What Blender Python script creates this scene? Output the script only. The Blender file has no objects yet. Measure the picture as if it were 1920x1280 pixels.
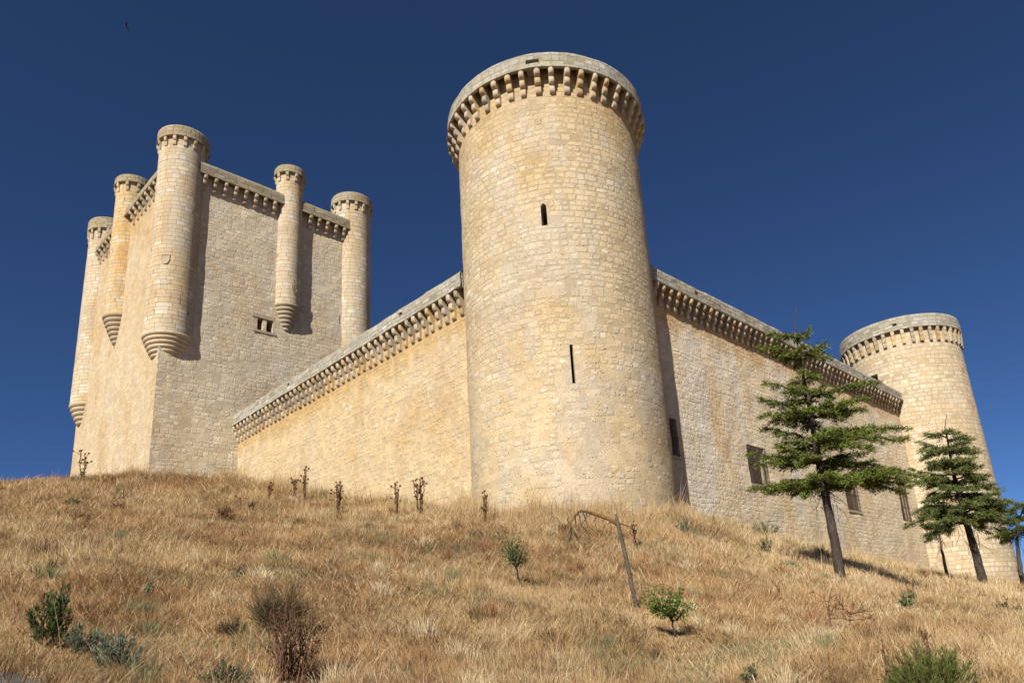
import bpy, math, random
import numpy as np
from mathutils import Vector

# ------------------------------------------------------------------ camera
CX, CY = -26.076, -23.707
YAW, PITCH, ROLL, FPX, PPX, PPY = 44.68, 15.835, -3.893, 1358.643, 1013.047, 821.945
scene = bpy.context.scene
COL = scene.collection
R_ = math.radians
def cam_axes():
    y, p, r = R_(YAW), R_(PITCH), R_(ROLL)
    f = np.array([math.cos(y)*math.cos(p), math.sin(y)*math.cos(p), math.sin(p)])
    s = np.cross(f, [0, 0, 1.]); s /= np.linalg.norm(s)
    u = np.cross(s, f)
    c, q = math.cos(r), math.sin(r)
    return f, c*s+q*u, -q*s+c*u
AF, AR, AU = cam_axes()
cd = bpy.data.cameras.new('camera'); co = bpy.data.objects.new('camera', cd); COL.objects.link(co)
from mathutils import Matrix
co.matrix_world = Matrix(((AR[0], AU[0], -AF[0], CX), (AR[1], AU[1], -AF[1], CY), (AR[2], AU[2], -AF[2], 0), (0, 0, 0, 1)))
cd.sensor_width = 36; cd.sensor_fit = 'HORIZONTAL'
cd.lens = FPX/1920*36; cd.shift_x = (960-PPX)/1920; cd.shift_y = (PPY-640)/1920
cd.clip_start = 0.1; cd.clip_end = 8000
scene.camera = co

# ------------------------------------------------------------------ light
SUN_EL, TRAVEL = 39.0, 23.5           # elevation, heading the light travels (deg from +x)
world = bpy.data.worlds.new('World'); scene.world = world; world.use_nodes = True
wn = world.node_tree; wn.nodes.clear()
sky = wn.nodes.new('ShaderNodeTexSky'); sky.sky_type = 'NISHITA'; sky.sun_disc = False
sky.sun_elevation = R_(SUN_EL)
tosun = (-math.cos(R_(TRAVEL)), -math.sin(R_(TRAVEL)))
sky.sun_rotation = math.atan2(tosun[0], tosun[1])
sky.air_density = 0.65; sky.dust_density = 0.0; sky.ozone_density = 10.0; sky.altitude = 2500
bgn = wn.nodes.new('ShaderNodeBackground'); bgn.inputs[1].default_value = 0.05
wo = wn.nodes.new('ShaderNodeOutputWorld')
wn.links.new(sky.outputs[0], bgn.inputs[0]); wn.links.new(bgn.outputs[0], wo.inputs[0])
sl = bpy.data.lights.new('sun', 'SUN'); sl.energy = 5.0; sl.angle = R_(0.53); sl.color = (1, 0.93, 0.82)
so = bpy.data.objects.new('sun', sl); COL.objects.link(so)
dv = Vector((math.cos(R_(TRAVEL))*math.cos(R_(SUN_EL)), math.sin(R_(TRAVEL))*math.cos(R_(SUN_EL)), -math.sin(R_(SUN_EL))))
so.rotation_euler = dv.to_track_quat('-Z', 'Y').to_euler(); so.location = (-60, -40, 60)
vs = scene.view_settings; vs.view_transform = 'Standard'; vs.look = 'None'; vs.exposure = 0.83; vs.gamma = 1
scene.cycles.max_bounces = 6; scene.cycles.diffuse_bounces = 2

# ------------------------------------------------------------------ helpers
rng = np.random.default_rng(7)
random.seed(5)
def px_ray(u, v):
    d = AF*FPX+(u-PPX)*AR-(v-PPY)*AU
    return d/np.linalg.norm(d)
def px_dist(u, v, D):
    "point on the sight line at horizontal distance D"
    d = px_ray(u, v); k = D/math.hypot(d[0], d[1])
    return np.array([CX, CY, 0])+d*k
def _h(ix, iy, s):
    n = (ix*374761393+iy*668265263+s*1442695041) & 0xffffffff
    n = ((n ^ (n >> 13))*1274126177) & 0xffffffff
    n = n ^ (n >> 16)
    return (n & 0xffff)/65535.0
def vnoise(x, y, s=0):
    x = np.asarray(x, float); y = np.asarray(y, float)
    xi = np.floor(x).astype(np.int64); yi = np.floor(y).astype(np.int64)
    fx = x-xi; fy = y-yi; fx = fx*fx*(3-2*fx); fy = fy*fy*(3-2*fy)
    a = _h(xi, yi, s); b = _h(xi+1, yi, s); c = _h(xi, yi+1, s); d = _h(xi+1, yi+1, s)
    return (a*(1-fx)+b*fx)*(1-fy)+(c*(1-fx)+d*fx)*fy
def fbm(x, y, s=0, o=3):
    t = 0; a = .5; n = 0
    for i in range(o):
        t = t+a*vnoise(x*2**i, y*2**i, s+i*17); n += a; a *= .5
    return t/n

def tag(o, label=None, cat=None, group=None, kind=None):
    if label: o['label'] = label
    if cat: o['category'] = cat
    if group: o['group'] = group
    if kind: o['kind'] = kind
    return o
def empty(name, loc):
    o = bpy.data.objects.new(name, None); COL.objects.link(o); o.location = loc; o.empty_display_size = .3
    return o
def link(name, me, parent=None):
    o = bpy.data.objects.new(name, me); COL.objects.link(o)
    if parent is not None:
        o.parent = parent
        o.matrix_parent_inverse = Matrix.Translation(-parent_origin(parent))
    return o
def parent_origin(p):
    v = Vector(p.location)
    q = p.parent
    while q is not None:
        v = v + Vector((0, 0, 0)); q = q.parent
    return v
def mesh_np(name, V, quads=None, tris=None, mat=None, uv=None, col=None, smooth=False):
    V = np.asarray(V, np.float32)
    nq = 0 if quads is None else len(quads); nt = 0 if tris is None else len(tris)
    me = bpy.data.meshes.new(name)
    me.vertices.add(len(V)); me.vertices.foreach_set('co', V.ravel())
    parts = []
    if nq: parts.append(np.asarray(quads, np.int32).ravel())
    if nt: parts.append(np.asarray(tris, np.int32).ravel())
    li = np.concatenate(parts)
    me.loops.add(len(li)); me.loops.foreach_set('vertex_index', li)
    me.polygons.add(nq+nt)
    st = np.concatenate([np.arange(nq)*4, nq*4+np.arange(nt)*3]).astype(np.int32)
    me.polygons.foreach_set('loop_start', st)
    me.update(calc_edges=True)
    if uv is not None:
        l = me.uv_layers.new(name='UVMap'); l.data.foreach_set('uv', np.asarray(uv, np.float32)[li].ravel())
    if col is not None:
        a = me.color_attributes.new('Col', 'FLOAT_COLOR', 'POINT')
        c = np.ones((len(V), 4), np.float32); c[:, :3] = col; a.data.foreach_set('color', c.ravel())
    if smooth: me.polygons.foreach_set('use_smooth', np.ones(nq+nt, bool))
    if mat is not None:
        for m in (mat if isinstance(mat, (list, tuple)) else [mat]): me.materials.append(m)
    me.validate(); me.update()
    return me

class MB:
    "collects polygons with uv (metres)"
    def __init__(s): s.v = []; s.f = []; s.uv = []
    def add(s, verts, faces, uvs=None):
        n = len(s.v); s.v += [tuple(p) for p in verts]; s.f += [tuple(i+n for i in f) for f in faces]
        s.uv += list(uvs) if uvs is not None else [(p[0]+p[1], p[2]) for p in verts]
    def box(s, x0, x1, y0, y1, z0, z1):
        v = [(x0,y0,z0),(x1,y0,z0),(x1,y1,z0),(x0,y1,z0),(x0,y0,z1),(x1,y0,z1),(x1,y1,z1),(x0,y1,z1)]
        s.add(v, [(0,3,2,1),(4,5,6,7),(0,1,5,4),(1,2,6,5),(2,3,7,6),(3,0,4,7)])
    def tube(s, pts, rad, seg=6, cap=True):
        pts = [Vector(p) for p in pts]; n = len(pts); V = []; U = []; L = 0
        up = Vector((0.13, 0.21, 1)).normalized()
        for i, p in enumerate(pts):
            t = (pts[min(i+1, n-1)]-pts[max(i-1, 0)])
            if t.length < 1e-9: t = Vector((0, 0, 1))
            t.normalize(); a = t.cross(up)
            if a.length < .05: a = t.cross(Vector((1, 0, 0)))
            a.normalize(); b = t.cross(a)
            if i: L += (pts[i]-pts[i-1]).length
            for k in range(seg):
                th = 2*math.pi*k/seg; V.append(p+(a*math.cos(th)+b*math.sin(th))*rad[i]); U.append((th*rad[0], L))
        F = [(i*seg+k, i*seg+(k+1) % seg, (i+1)*seg+(k+1) % seg, (i+1)*seg+k) for i in range(n-1) for k in range(seg)]
        if cap: F += [tuple(range(seg))[::-1], tuple((n-1)*seg+k for k in range(seg))]
        s.add(V, F, U)
    def mesh(s, name, mat, smooth=False):
        me = bpy.data.meshes.new(name); me.from_pydata([tuple(p) for p in s.v], [], s.f)
        l = me.uv_layers.new(name='UVMap'); idx = np.zeros(len(me.loops), np.int32); me.loops.foreach_get('vertex_index', idx)
        l.data.foreach_set('uv', np.asarray(s.uv, np.float32)[idx].ravel())
        if smooth: me.polygons.foreach_set('use_smooth', np.ones(len(me.polygons), bool))
        for m in (mat if isinstance(mat, (list, tuple)) else [mat]): me.materials.append(m)
        me.update(); return me
    def build(s, name, mat, parent=None, smooth=False): return link(name, s.mesh(name, mat, smooth), parent)

# ------------------------------------------------------------------ materials
ALB = .72
class NT:
    def __init__(s, name):
        s.m = bpy.data.materials.new(name); s.m.use_nodes = True; s.t = s.m.node_tree; s.t.nodes.clear()
        s.out = s.t.nodes.new('ShaderNodeOutputMaterial'); s.b = s.t.nodes.new('ShaderNodeBsdfPrincipled')
        s.t.links.new(s.b.outputs[0], s.out.inputs[0]); s.b.inputs['Roughness'].default_value = .9
        s.b.inputs['Specular IOR Level'].default_value = .15
    def put(s, sock, v):
        if isinstance(v, bpy.types.NodeSocket): s.t.links.new(v, sock)
        elif v is not None: sock.default_value = v
    def n(s, t, **kw):
        n = s.t.nodes.new(t)
        for k, v in kw.items(): setattr(n, k, v)
        return n
    def base(s, c):      # measured stone and straw reflectances: the palettes below are in picture tones
        s.put(s.b.inputs['Base Color'], s.mix(1., c, (ALB, ALB, ALB), 'MULTIPLY'))
    def math(s, op, a, b=None, c=None, clamp=False):
        n = s.n('ShaderNodeMath', operation=op, use_clamp=clamp); s.put(n.inputs[0], a); s.put(n.inputs[1], b)
        if c is not None: s.put(n.inputs[2], c)
        return n.outputs[0]
    def noise(s, vec, scale, detail=3, rough=.55, dim='3D', w=None):
        n = s.n('ShaderNodeTexNoise', noise_dimensions=dim)
        if vec is not None and dim != '1D': s.put(n.inputs['Vector'], vec)
        if w is not None: s.put(n.inputs['W'], w)
        n.inputs['Scale'].default_value = scale; n.inputs['Detail'].default_value = detail; n.inputs['Roughness'].default_value = rough
        return n.outputs[0]
    def ramp(s, v, a, b, lo=0., hi=1.):
        n = s.n('ShaderNodeMapRange', interpolation_type='SMOOTHSTEP'); s.put(n.inputs[0], v)
        s.put(n.inputs[1], a); s.put(n.inputs[2], b); s.put(n.inputs[3], lo); s.put(n.inputs[4], hi)
        return n.outputs[0]
    def mix(s, f, a, b, bt='MIX'):
        n = s.n('ShaderNodeMix', data_type='RGBA', blend_type=bt)
        s.put(n.inputs[0], f)
        for i, c in ((6, a), (7, b)): s.put(n.inputs[i], c if isinstance(c, bpy.types.NodeSocket) else (*c, 1))
        return n.outputs[2]
    def comb(s, x, y, z=0.):
        n = s.n('ShaderNodeCombineXYZ'); s.put(n.inputs[0], x); s.put(n.inputs[1], y); s.put(n.inputs[2], z); return n.outputs[0]
    def mapv(s, vec, sc):
        n = s.n('ShaderNodeVectorMath', operation='MULTIPLY'); s.put(n.inputs[0], vec); n.inputs[1].default_value = sc; return n.outputs[0]
    def white(s, vec):
        n = s.n('ShaderNodeTexWhiteNoise', noise_dimensions='2D'); s.put(n.inputs['Vector'], vec); return n.outputs[0]

def masonry(name, h=.32, w=.55, joint=.02, rough=.05, cover=0., hide=0., warp=.12, mortar=(.5,.38,.23),
            cols=((.56,.48,.34),(.5,.4,.25),(.62,.55,.42)), stain=(.55,.30,.09), stain_amt=.4, grey=(.36,.34,.30), grey_amt=.3,
            bump=.6, pits=.5, lichen=0., band=None, drip=.3, soft=.03, gst=.5, plaster=None):
    s = NT(name)
    uvn = s.n('ShaderNodeUVMap', uv_map='UVMap'); uv = uvn.outputs[0]
    sp = s.n('ShaderNodeSeparateXYZ'); s.put(sp.inputs[0], uv); u, v = sp.outputs[0], sp.outputs[1]
    geo = s.n('ShaderNodeNewGeometry'); P = geo.outputs['Position']
    # course lines wander, courses differ in height
    n1 = s.noise(P, .55, 2); n2 = s.noise(P, 2.6, 2)
    V = s.math('ADD', v, s.math('MULTIPLY', s.math('SUBTRACT', n1, .5), warp*2.2))
    V = s.math('ADD', V, s.math('MULTIPLY', s.math('SUBTRACT', n2, .5), warp*.7))
    hv = s.noise(None, .9, 1, dim='1D', w=v)
    V = s.math('ADD', s.math('DIVIDE', V, h), s.math('MULTIPLY', hv, 1.0))
    row = s.math('FLOOR', V); fv = s.math('FRACT', V)
    rw = s.white(s.comb(row, 3.7))
    un = s.noise(s.comb(s.math('DIVIDE', u, w*1.6), s.math('MULTIPLY', row, 5.3)), 1., 1)
    U = s.math('ADD', s.math('DIVIDE', s.math('ADD', u, s.math('MULTIPLY', s.math('SUBTRACT', n2, .5), warp*.8)), s.ramp(rw, 0., 1., w*.75, w*1.3)), s.math('MULTIPLY', rw, 13.))
    U = s.math('ADD', U, s.math('MULTIPLY', un, 1.5))
    colm = s.math('FLOOR', U); fu = s.math('FRACT', U)
    du = s.math('MULTIPLY', s.math('MINIMUM', fu, s.math('SUBTRACT', 1., fu)), w)
    dv_ = s.math('MULTIPLY', s.math('MINIMUM', fv, s.math('SUBTRACT', 1., fv)), h)
    d = s.n('ShaderNodeMath', operation='SMOOTH_MIN'); s.put(d.inputs[0], du); s.put(d.inputs[1], dv_); d.inputs[2].default_value = .10; d = d.outputs[0]
    nf = s.noise(P, 9., 4, .6); nff = s.noise(P, 30., 3, .6)
    d = s.math('ADD', d, s.math('MULTIPLY', s.math('SUBTRACT', nf, .5), rough))
    id1 = s.white(s.comb(row, colm)); id2 = s.white(s.comb(s.math('ADD', row, 71.3), colm)); id3 = s.white(s.comb(s.math('ADD', row, 17.9), colm))
    big = s.noise(P, .22, 3, .6); big2 = s.noise(P, .5, 3, .6)
    j = s.math('ADD', joint, s.math('MULTIPLY', s.math('MULTIPLY', id2, s.ramp(big, .35, .6)), cover))
    stone = s.ramp(s.math('SUBTRACT', d, j), -soft*.3, soft)
    if plaster:
        zz_ = s.n('ShaderNodeSeparateXYZ'); s.put(zz_.inputs[0], P); zz_ = s.math('ADD', zz_.outputs[2], s.math('MULTIPLY', s.math('SUBTRACT', big, .5), 8.))
        hmod = s.ramp(zz_, plaster[0], plaster[1], 1., .12); base_m = s.ramp(zz_, plaster[2], plaster[2]+1.5, .75, 0.)
        j = s.math('ADD', j, s.math('MULTIPLY', hmod, .03))
    if hide > 0:
        hh_ = s.math('MULTIPLY', s.ramp(big2, .3, .65, .35, 1.), hide)
        if plaster: hh_ = s.math('MAXIMUM', s.math('MULTIPLY', hh_, hmod), base_m)
        keep = s.ramp(s.math('SUBTRACT', id3, hh_), -.04, .04)
        stone = s.math('MULTIPLY', stone, keep)
    c = s.mix(s.ramp(id1, 0., .6), cols[0], cols[1]); c = s.mix(s.ramp(id2, .55, 1.), c, cols[2])
    # blotches inside a stone
    c = s.mix(s.math('MULTIPLY', s.ramp(nf, .42, .7), .35), c, tuple(x*.72 for x in cols[1]))
    if plaster: mc = s.mix(hmod, tuple(x*.80 for x in mortar), mortar)
    c = s.mix(stone, mc if plaster else mortar, c)
    val = s.ramp(id1, 0., 1., .90, 1.08)
    # stains
    so_ = s.math('MULTIPLY', s.ramp(s.noise(s.mapv(P, (1, 1, .45)), .38, 4, .65), .46, .68), stain_amt)
    c = s.mix(so_, c, s.mix(.6, stain, s.mix(1., c, stain, 'MULTIPLY')))
    gr = s.math('MULTIPLY', s.ramp(s.noise(s.mapv(P, (1.3, 1.3, gst)), .3, 4, .65), .48, .62), grey_amt)
    gr = s.math('MULTIPLY', gr, s.ramp(nff, .3, .7, .55, 1.))
    c = s.mix(gr, c, grey)
    if drip > 0:
        dr = s.math('MULTIPLY', s.ramp(s.noise(s.mapv(P, (1.6, 1.6, .07)), 1.1, 3, .6), .56, .72), drip)
        c = s.mix(dr, c, s.mix(1., c, (.66, .60, .52), 'MULTIPLY'))
    if band:   # rusty run-off just under the corbels:  (z_top, depth, amount)
        z = s.n('ShaderNodeSeparateXYZ'); s.put(z.inputs[0], P)
        bm = s.ramp(s.math('ADD', z.outputs[2], s.math('MULTIPLY', s.math('SUBTRACT', s.noise(s.mapv(P, (1.4, 1.4, .3)), .8, 3), .5), band[1]*2.5)), band[0]-band[1], band[0], 0., band[2])
        c = s.mix(bm, c, s.mix(.5, stain, s.mix(1., c, stain, 'MULTIPLY')))
    if lichen > 0:
        lm_ = s.math('MULTIPLY', s.ramp(s.noise(P, .8, 5, .7), .5, .62), lichen)
        c = s.mix(lm_, c, (.30, .28, .13))
        lw = s.math('MULTIPLY', s.ramp(s.noise(P, 2.2, 5, .75), .56, .66), lichen*.8)
        c = s.mix(lw, c, (.55, .54, .5))
    # holes in the limestone
    vo = s.n('ShaderNodeTexVoronoi'); s.put(vo.inputs['Vector'], P); vo.inputs['Scale'].default_value = 7.5
    pm = s.math('MULTIPLY', s.ramp(vo.outputs['Distance'], .24, .13), s.ramp(s.noise(P, 1.1, 3, .7), .53, .62))
    pm = s.math('MULTIPLY', pm, pits)
    c = s.mix(pm, c, (.10, .07, .04))
    sp_ = s.math('MULTIPLY', s.ramp(nff, .3, .7, .80, 1.15), s.ramp(s.noise(P, 14., 3, .6), .32, .68, .88, 1.1))
    c = s.mix(1., c, s.comb(s.math('MULTIPLY', val, sp_), s.math('MULTIPLY', val, sp_), s.math('MULTIPLY', val, sp_)), 'MULTIPLY')
    s.base(c)
    hgt = s.math('MULTIPLY', stone, s.ramp(id3, 0., 1., .35, .8))
    hgt = s.math('ADD', hgt, s.math('MULTIPLY', nf, .9)); hgt = s.math('ADD', hgt, s.math('MULTIPLY', nff, .55))
    hgt = s.math('SUBTRACT', hgt, s.math('MULTIPLY', pm, 1.5))
    b = s.n('ShaderNodeBump'); b.inputs['Strength'].default_value = bump; b.inputs['Distance'].default_value = .06
    s.put(b.inputs['Height'], hgt); s.put(s.b.inputs['Normal'], b.outputs[0])
    return s.m

def simple(name, c1, c2, scale=6., bump=.4, rough=.9, dist=.03, c3=None, stretch=(1, 1, 1)):
    s = NT(name); geo = s.n('ShaderNodeNewGeometry'); P = s.mapv(geo.outputs['Position'], stretch)
    oi = s.n('ShaderNodeObjectInfo')
    n = s.noise(P, scale, 5, .65); c = s.mix(s.ramp(n, .3, .7), c1, c2)
    if c3: c = s.mix(s.ramp(s.noise(P, scale*.35, 3), .5, .62), c, c3)
    r = s.ramp(oi.outputs['Random'], 0., 1., .8, 1.15)
    c = s.mix(1., c, s.comb(r, r, r), 'MULTIPLY')
    s.base(c); s.b.inputs['Roughness'].default_value = rough
    b = s.n('ShaderNodeBump'); b.inputs['Strength'].default_value = bump; b.inputs['Distance'].default_value = dist
    s.put(b.inputs['Height'], s.noise(P, scale*2.2, 4, .65)); s.put(s.b.inputs['Normal'], b.outputs[0])
    return s.m
def vcol(name, rough=.8, trans=.0, spec=.15):
    s = NT(name); a = s.n('ShaderNodeVertexColor', layer_name='Col')
    s.base(a.outputs[0]); s.b.inputs['Roughness'].default_value = rough
    s.b.inputs['Specular IOR Level'].default_value = spec
    if trans:
        t = s.n('ShaderNodeBsdfTranslucent'); s.put(t.inputs[0], s.mix(1., a.outputs[0], (ALB, ALB, ALB), 'MULTIPLY'))
        m = s.n('ShaderNodeMixShader'); m.inputs[0].default_value = trans
        s.t.links.new(s.b.outputs[0], m.inputs[1]); s.t.links.new(t.outputs[0], m.inputs[2]); s.t.links.new(m.outputs[0], s.out.inputs[0])
    return s.m

M = {}
M['tower'] = masonry('tower_rubble', h=.31, w=.45, joint=.012, rough=.11, cover=.09, hide=.9, warp=.10, soft=.035,
    mortar=(.61,.49,.31), cols=((.64,.55,.38),(.60,.50,.33),(.71,.64,.50)), stain=(.62,.43,.18), stain_amt=.4, grey=(.50,.48,.44), grey_amt=.5, bump=.5, pits=1., band=(26.2, 3.0, .4), drip=.08, plaster=(8., 19., 6.2))
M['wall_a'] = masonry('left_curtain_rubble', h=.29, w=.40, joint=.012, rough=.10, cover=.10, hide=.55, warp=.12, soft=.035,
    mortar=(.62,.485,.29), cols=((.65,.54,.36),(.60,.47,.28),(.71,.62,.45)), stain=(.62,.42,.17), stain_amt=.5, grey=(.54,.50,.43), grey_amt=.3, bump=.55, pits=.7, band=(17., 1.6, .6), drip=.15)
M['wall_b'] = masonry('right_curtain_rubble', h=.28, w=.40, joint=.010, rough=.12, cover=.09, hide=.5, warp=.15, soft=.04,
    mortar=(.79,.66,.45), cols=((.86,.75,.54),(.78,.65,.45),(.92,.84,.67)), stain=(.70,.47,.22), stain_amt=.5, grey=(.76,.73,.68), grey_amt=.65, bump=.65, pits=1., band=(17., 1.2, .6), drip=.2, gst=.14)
M['far'] = masonry('far_tower_stone', h=.38, w=.52, joint=.02, rough=.08, cover=.03, hide=.2, warp=.12,
    mortar=(.52,.41,.26), cols=((.67,.58,.42),(.62,.52,.36),(.72,.65,.50)), stain=(.60,.43,.21), stain_amt=.35, grey=(.5,.46,.4), grey_amt=.15, bump=.4, pits=.2, drip=.08)
M['keep_l'] = masonry('keep_left_stone', h=.34, w=.5, joint=.014, rough=.08, cover=.07, hide=.5, warp=.10,
    mortar=(.61,.49,.32), cols=((.64,.54,.38),(.60,.48,.31),(.69,.61,.46)), stain=(.63,.42,.17), stain_amt=.45, grey=(.54,.50,.43), grey_amt=.25, bump=.5, pits=.3, band=(40., 5., .4))
M['keep_r'] = masonry('keep_right_stone', h=.36, w=.52, joint=.012, rough=.12, cover=.07, hide=.45, warp=.17, soft=.035,
    mortar=(.69,.59,.42), cols=((.78,.68,.51),(.71,.61,.44),(.85,.77,.60)), stain=(.66,.46,.23), stain_amt=.4, grey=(.66,.62,.54), grey_amt=.45, bump=.6, pits=.7, drip=.25)
M['ashlar'] = masonry('turret_ashlar', h=.36, w=.72, joint=.010, rough=.015, cover=.008, warp=.03, soft=.014,
    mortar=(.32,.25,.16), cols=((.66,.58,.44),(.60,.50,.34),(.72,.66,.54)), stain=(.62,.42,.18), stain_amt=.5, grey=(.46,.43,.37), grey_amt=.35, bump=.4, pits=.15, drip=.25)
M['ashlar_orange'] = masonry('stained_turret_ashlar', h=.36, w=.72, joint=.010, rough=.015, cover=.008, warp=.03, soft=.014,
    mortar=(.34,.24,.13), cols=((.66,.54,.35),(.62,.46,.24),(.70,.61,.44)), stain=(.64,.41,.15), stain_amt=.8, grey=(.46,.43,.37), grey_amt=.2, bump=.4, pits=.15, drip=.25)
M['parapet'] = masonry('parapet_stone', h=.30, w=.5, joint=.012, rough=.03, cover=.03, hide=.3, warp=.12, soft=.02,
    mortar=(.34,.31,.25), cols=((.50,.48,.42),(.43,.41,.34),(.60,.57,.50)), stain=(.50,.42,.22), stain_amt=.3, grey=(.38,.38,.36), grey_amt=.5, bump=.6, pits=.25, lichen=.45, drip=.1)
M['parapet_warm'] = masonry('keep_parapet_stone', h=.34, w=.8, joint=.012, rough=.03, cover=.02, warp=.05, soft=.02,
    mortar=(.24,.19,.12), cols=((.44,.38,.27),(.38,.32,.21),(.5,.44,.33)), stain=(.50,.36,.14), stain_amt=.4, grey=(.34,.33,.28), grey_amt=.4, bump=.6, pits=.25, lichen=.5, drip=.1)
M['corbel'] = simple('corbel_stone', (.54,.45,.32), (.42,.36,.27), 3., .6, c3=(.52,.38,.20))
M['moulding'] = simple('moulding_stone', (.56,.47,.33), (.46,.38,.26), 3., .4)
M['dark'] = simple('inner_stone', (.12,.10,.08), (.08,.07,.05), 3., .3)
M['iron'] = simple('rusty_iron', (.075,.052,.042), (.11,.075,.058), 12., .3, rough=.7)
M['wood'] = simple('weathered_wood', (.07,.048,.038), (.045,.032,.027), 8., .4, stretch=(6, 6, .6))
M['dark_wood'] = simple('dark_shutter_wood', (.035,.024,.02), (.02,.015,.013), 8., .4, stretch=(6, 6, .6))
M['bark'] = simple('grey_bark', (.115,.09,.072), (.05,.04,.034), 9., 1., dist=.05, stretch=(1, 1, .35))
M['bark_pale'] = simple('pale_bark', (.22,.18,.14), (.12,.10,.08), 12., .8, stretch=(1, 1, .3))
M['bark_lichen'] = simple('lichened_bark', (.15,.12,.095), (.07,.058,.048), 14., .8)
M['lichen'] = simple('mustard_lichen', (.33,.18,.03), (.14,.10,.05), 16., 1., dist=.02)
M['twig'] = simple('dry_twig', (.22,.12,.07), (.13,.07,.045), 20., .3)
M['leaf'] = vcol('leaf_colours', .7, .15)
M['needle'] = vcol('needle_colours', .65, .04)
M['straw'] = vcol('straw_colours', .75, .2)
M['feather'] = simple('dark_feathers', (.02,.02,.022), (.04,.035,.03), 20., .1)

# ------------------------------------------------------------------ castle numbers (metres, camera at z = 0)
XA, YB, AD = -3.5, -3.154, .584
A1, A2, A3 = 17.106, 18.43, 19.50
B1, B2, B3 = 17.25, 18.36, 19.36
KX, KY, KW, KL = -9.967, 32.677, 17.9, 24.2
KF = .945
TX, TY = CX+(48.606-CX)*KF, CY+(-1.635-CY)*KF

# ------------------------------------------------------------------ terrain
cp = []
def c_(x, y, z): cp.append((x, y, z))
def cpx(u, v, D): p = px_dist(u, v, D); cp.append(tuple(p))
c_(CX, CY, -1.6); c_(-31, -22, -1.5); c_(-22, -30, -1.75); c_(-40, -40, -2.2); c_(-10, -42, -2.4); c_(-46, -20, -1.2); c_(-30, -30, -1.8)
cpx(-300, 1290, 8); cpx(0, 1290, 7.5); cpx(480, 1285, 8); cpx(960, 1280, 8.5); cpx(1440, 1280, 9); cpx(1920, 1280, 9.5); cpx(2300, 1280, 10)
c_(-3.6, -3.5, 4.85); c_(-4.9, 1, 5.5); c_(-3.5, 4, 6.4); c_(-3.5, 12.7, 8.35); c_(-3.5, 22, 10.75); c_(-3.5, 32.7, 13.45); c_(-9.97, 32.7, 13.45)
c_(5, -3.2, 5.4); c_(10.6, -3.2, 4.8); c_(24.4, -3.2, 3.85); c_(38, -3.2, 3.0); c_(2, -5.5, 4.8)
c_(40.2, -5, 2.1); c_(44.5, -8.2, 1.6); c_(50.5, -6.5, 1.1)
cpx(1575, 1090, 30); cpx(1845, 1102, 43); cpx(1775, 1084, 54); cpx(1925, 1113, 50)
cpx(0, 932, 62); cpx(100, 908, 60); cpx(-300, 965, 66); cpx(-700, 990, 72)
c_(-10, 58, 13.9); c_(-30, 70, 12.); c_(10, 70, 13.); c_(15, 20, 10); c_(30, 15, 6.5); c_(50, 30, 5); c_(80, 0, -1); c_(90, -50, -5); c_(50, -50, -2.5); c_(40, 90, 8); c_(-60, 60, 6); c_(-60, 20, 1.5); c_(-80, -30, -3); c_(0, -70, -4)
CP = np.array(cp)
def _phi(r2): return np.where(r2 > 1e-9, .5*r2*np.log(np.maximum(r2, 1e-9)), 0)
_n = len(CP)
_d2 = ((CP[:, None, :2]-CP[None, :, :2])**2).sum(-1)
_A = np.zeros((_n+3, _n+3)); _A[:_n, :_n] = _phi(_d2)+np.eye(_n)*2.0
_A[:_n, _n] = 1; _A[:_n, _n+1:] = CP[:, :2]; _A[_n:, :_n] = _A[:_n, _n:].T
_w = np.linalg.solve(_A, np.concatenate([CP[:, 2], [0, 0, 0]]))
def tz0(x, y):
    x = np.asarray(x, float); y = np.asarray(y, float); sh = x.shape; x = x.ravel(); y = y.ravel()
    z = np.empty(len(x))
    for i in range(0, len(x), 40000):
        a = x[i:i+40000]; b = y[i:i+40000]
        r2 = (a[:, None]-CP[None, :, 0])**2+(b[:, None]-CP[None, :, 1])**2
        z[i:i+40000] = _phi(r2)@_w[:_n]+_w[_n]+_w[_n+1]*a+_w[_n+2]*b
    return z.reshape(sh)
def terrain(x, y):
    x = np.asarray(x, float); y = np.asarray(y, float)
    r = np.hypot(x-5, y-5)
    k = np.clip((r-90)/120, 0, 1); k = k*k*(3-2*k)
    xc = 5+(x-5)*np.minimum(1, 120/np.maximum(r, 1)); yc = 5+(y-5)*np.minimum(1, 120/np.maximum(r, 1))
    z = tz0(xc, yc)*(1-k)+(-9)*k
    dc = np.hypot(x-CX, y-CY)
    z = z+(fbm(x*.35, y*.35, 3)-.5)*.55*np.clip((dc-5)/6, 0, 1)+(fbm(x*1.3, y*1.3, 9)-.5)*.16*np.clip((dc-4)/3, 0, 1)
    return z
def axis(c0, c1, step, far):
    a = list(np.arange(c0, c1+step/2, step)); s = step; x = c1
    while x < far: s *= 1.35; x += s; a.append(x)
    s = step; x = c0
    while x > -far: s *= 1.35; x -= s; a.insert(0, x)
    return np.array(a)
gx = axis(-45, 62, .5, 3000); gy = axis(-42, 75, .5, 3000)
GX, GY = np.meshgrid(gx, gy, indexing='ij'); GZ = terrain(GX, GY)
idx = np.arange(GX.size).reshape(GX.shape)
Q = np.stack([idx[:-1, :-1], idx[1:, :-1], idx[1:, 1:], idx[:-1, 1:]], -1).reshape(-1, 4)
s = NT('dry_soil_and_thatch'); geo = s.n('ShaderNodeNewGeometry'); P = geo.outputs['Position']
c = s.mix(s.ramp(s.noise(P, .5, 5, .6), .35, .65), (.36,.22,.11), (.47,.32,.16)); c = s.mix(s.ramp(s.noise(P, 4., 5, .7), .4, .7), c, (.24,.14,.07))
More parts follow.
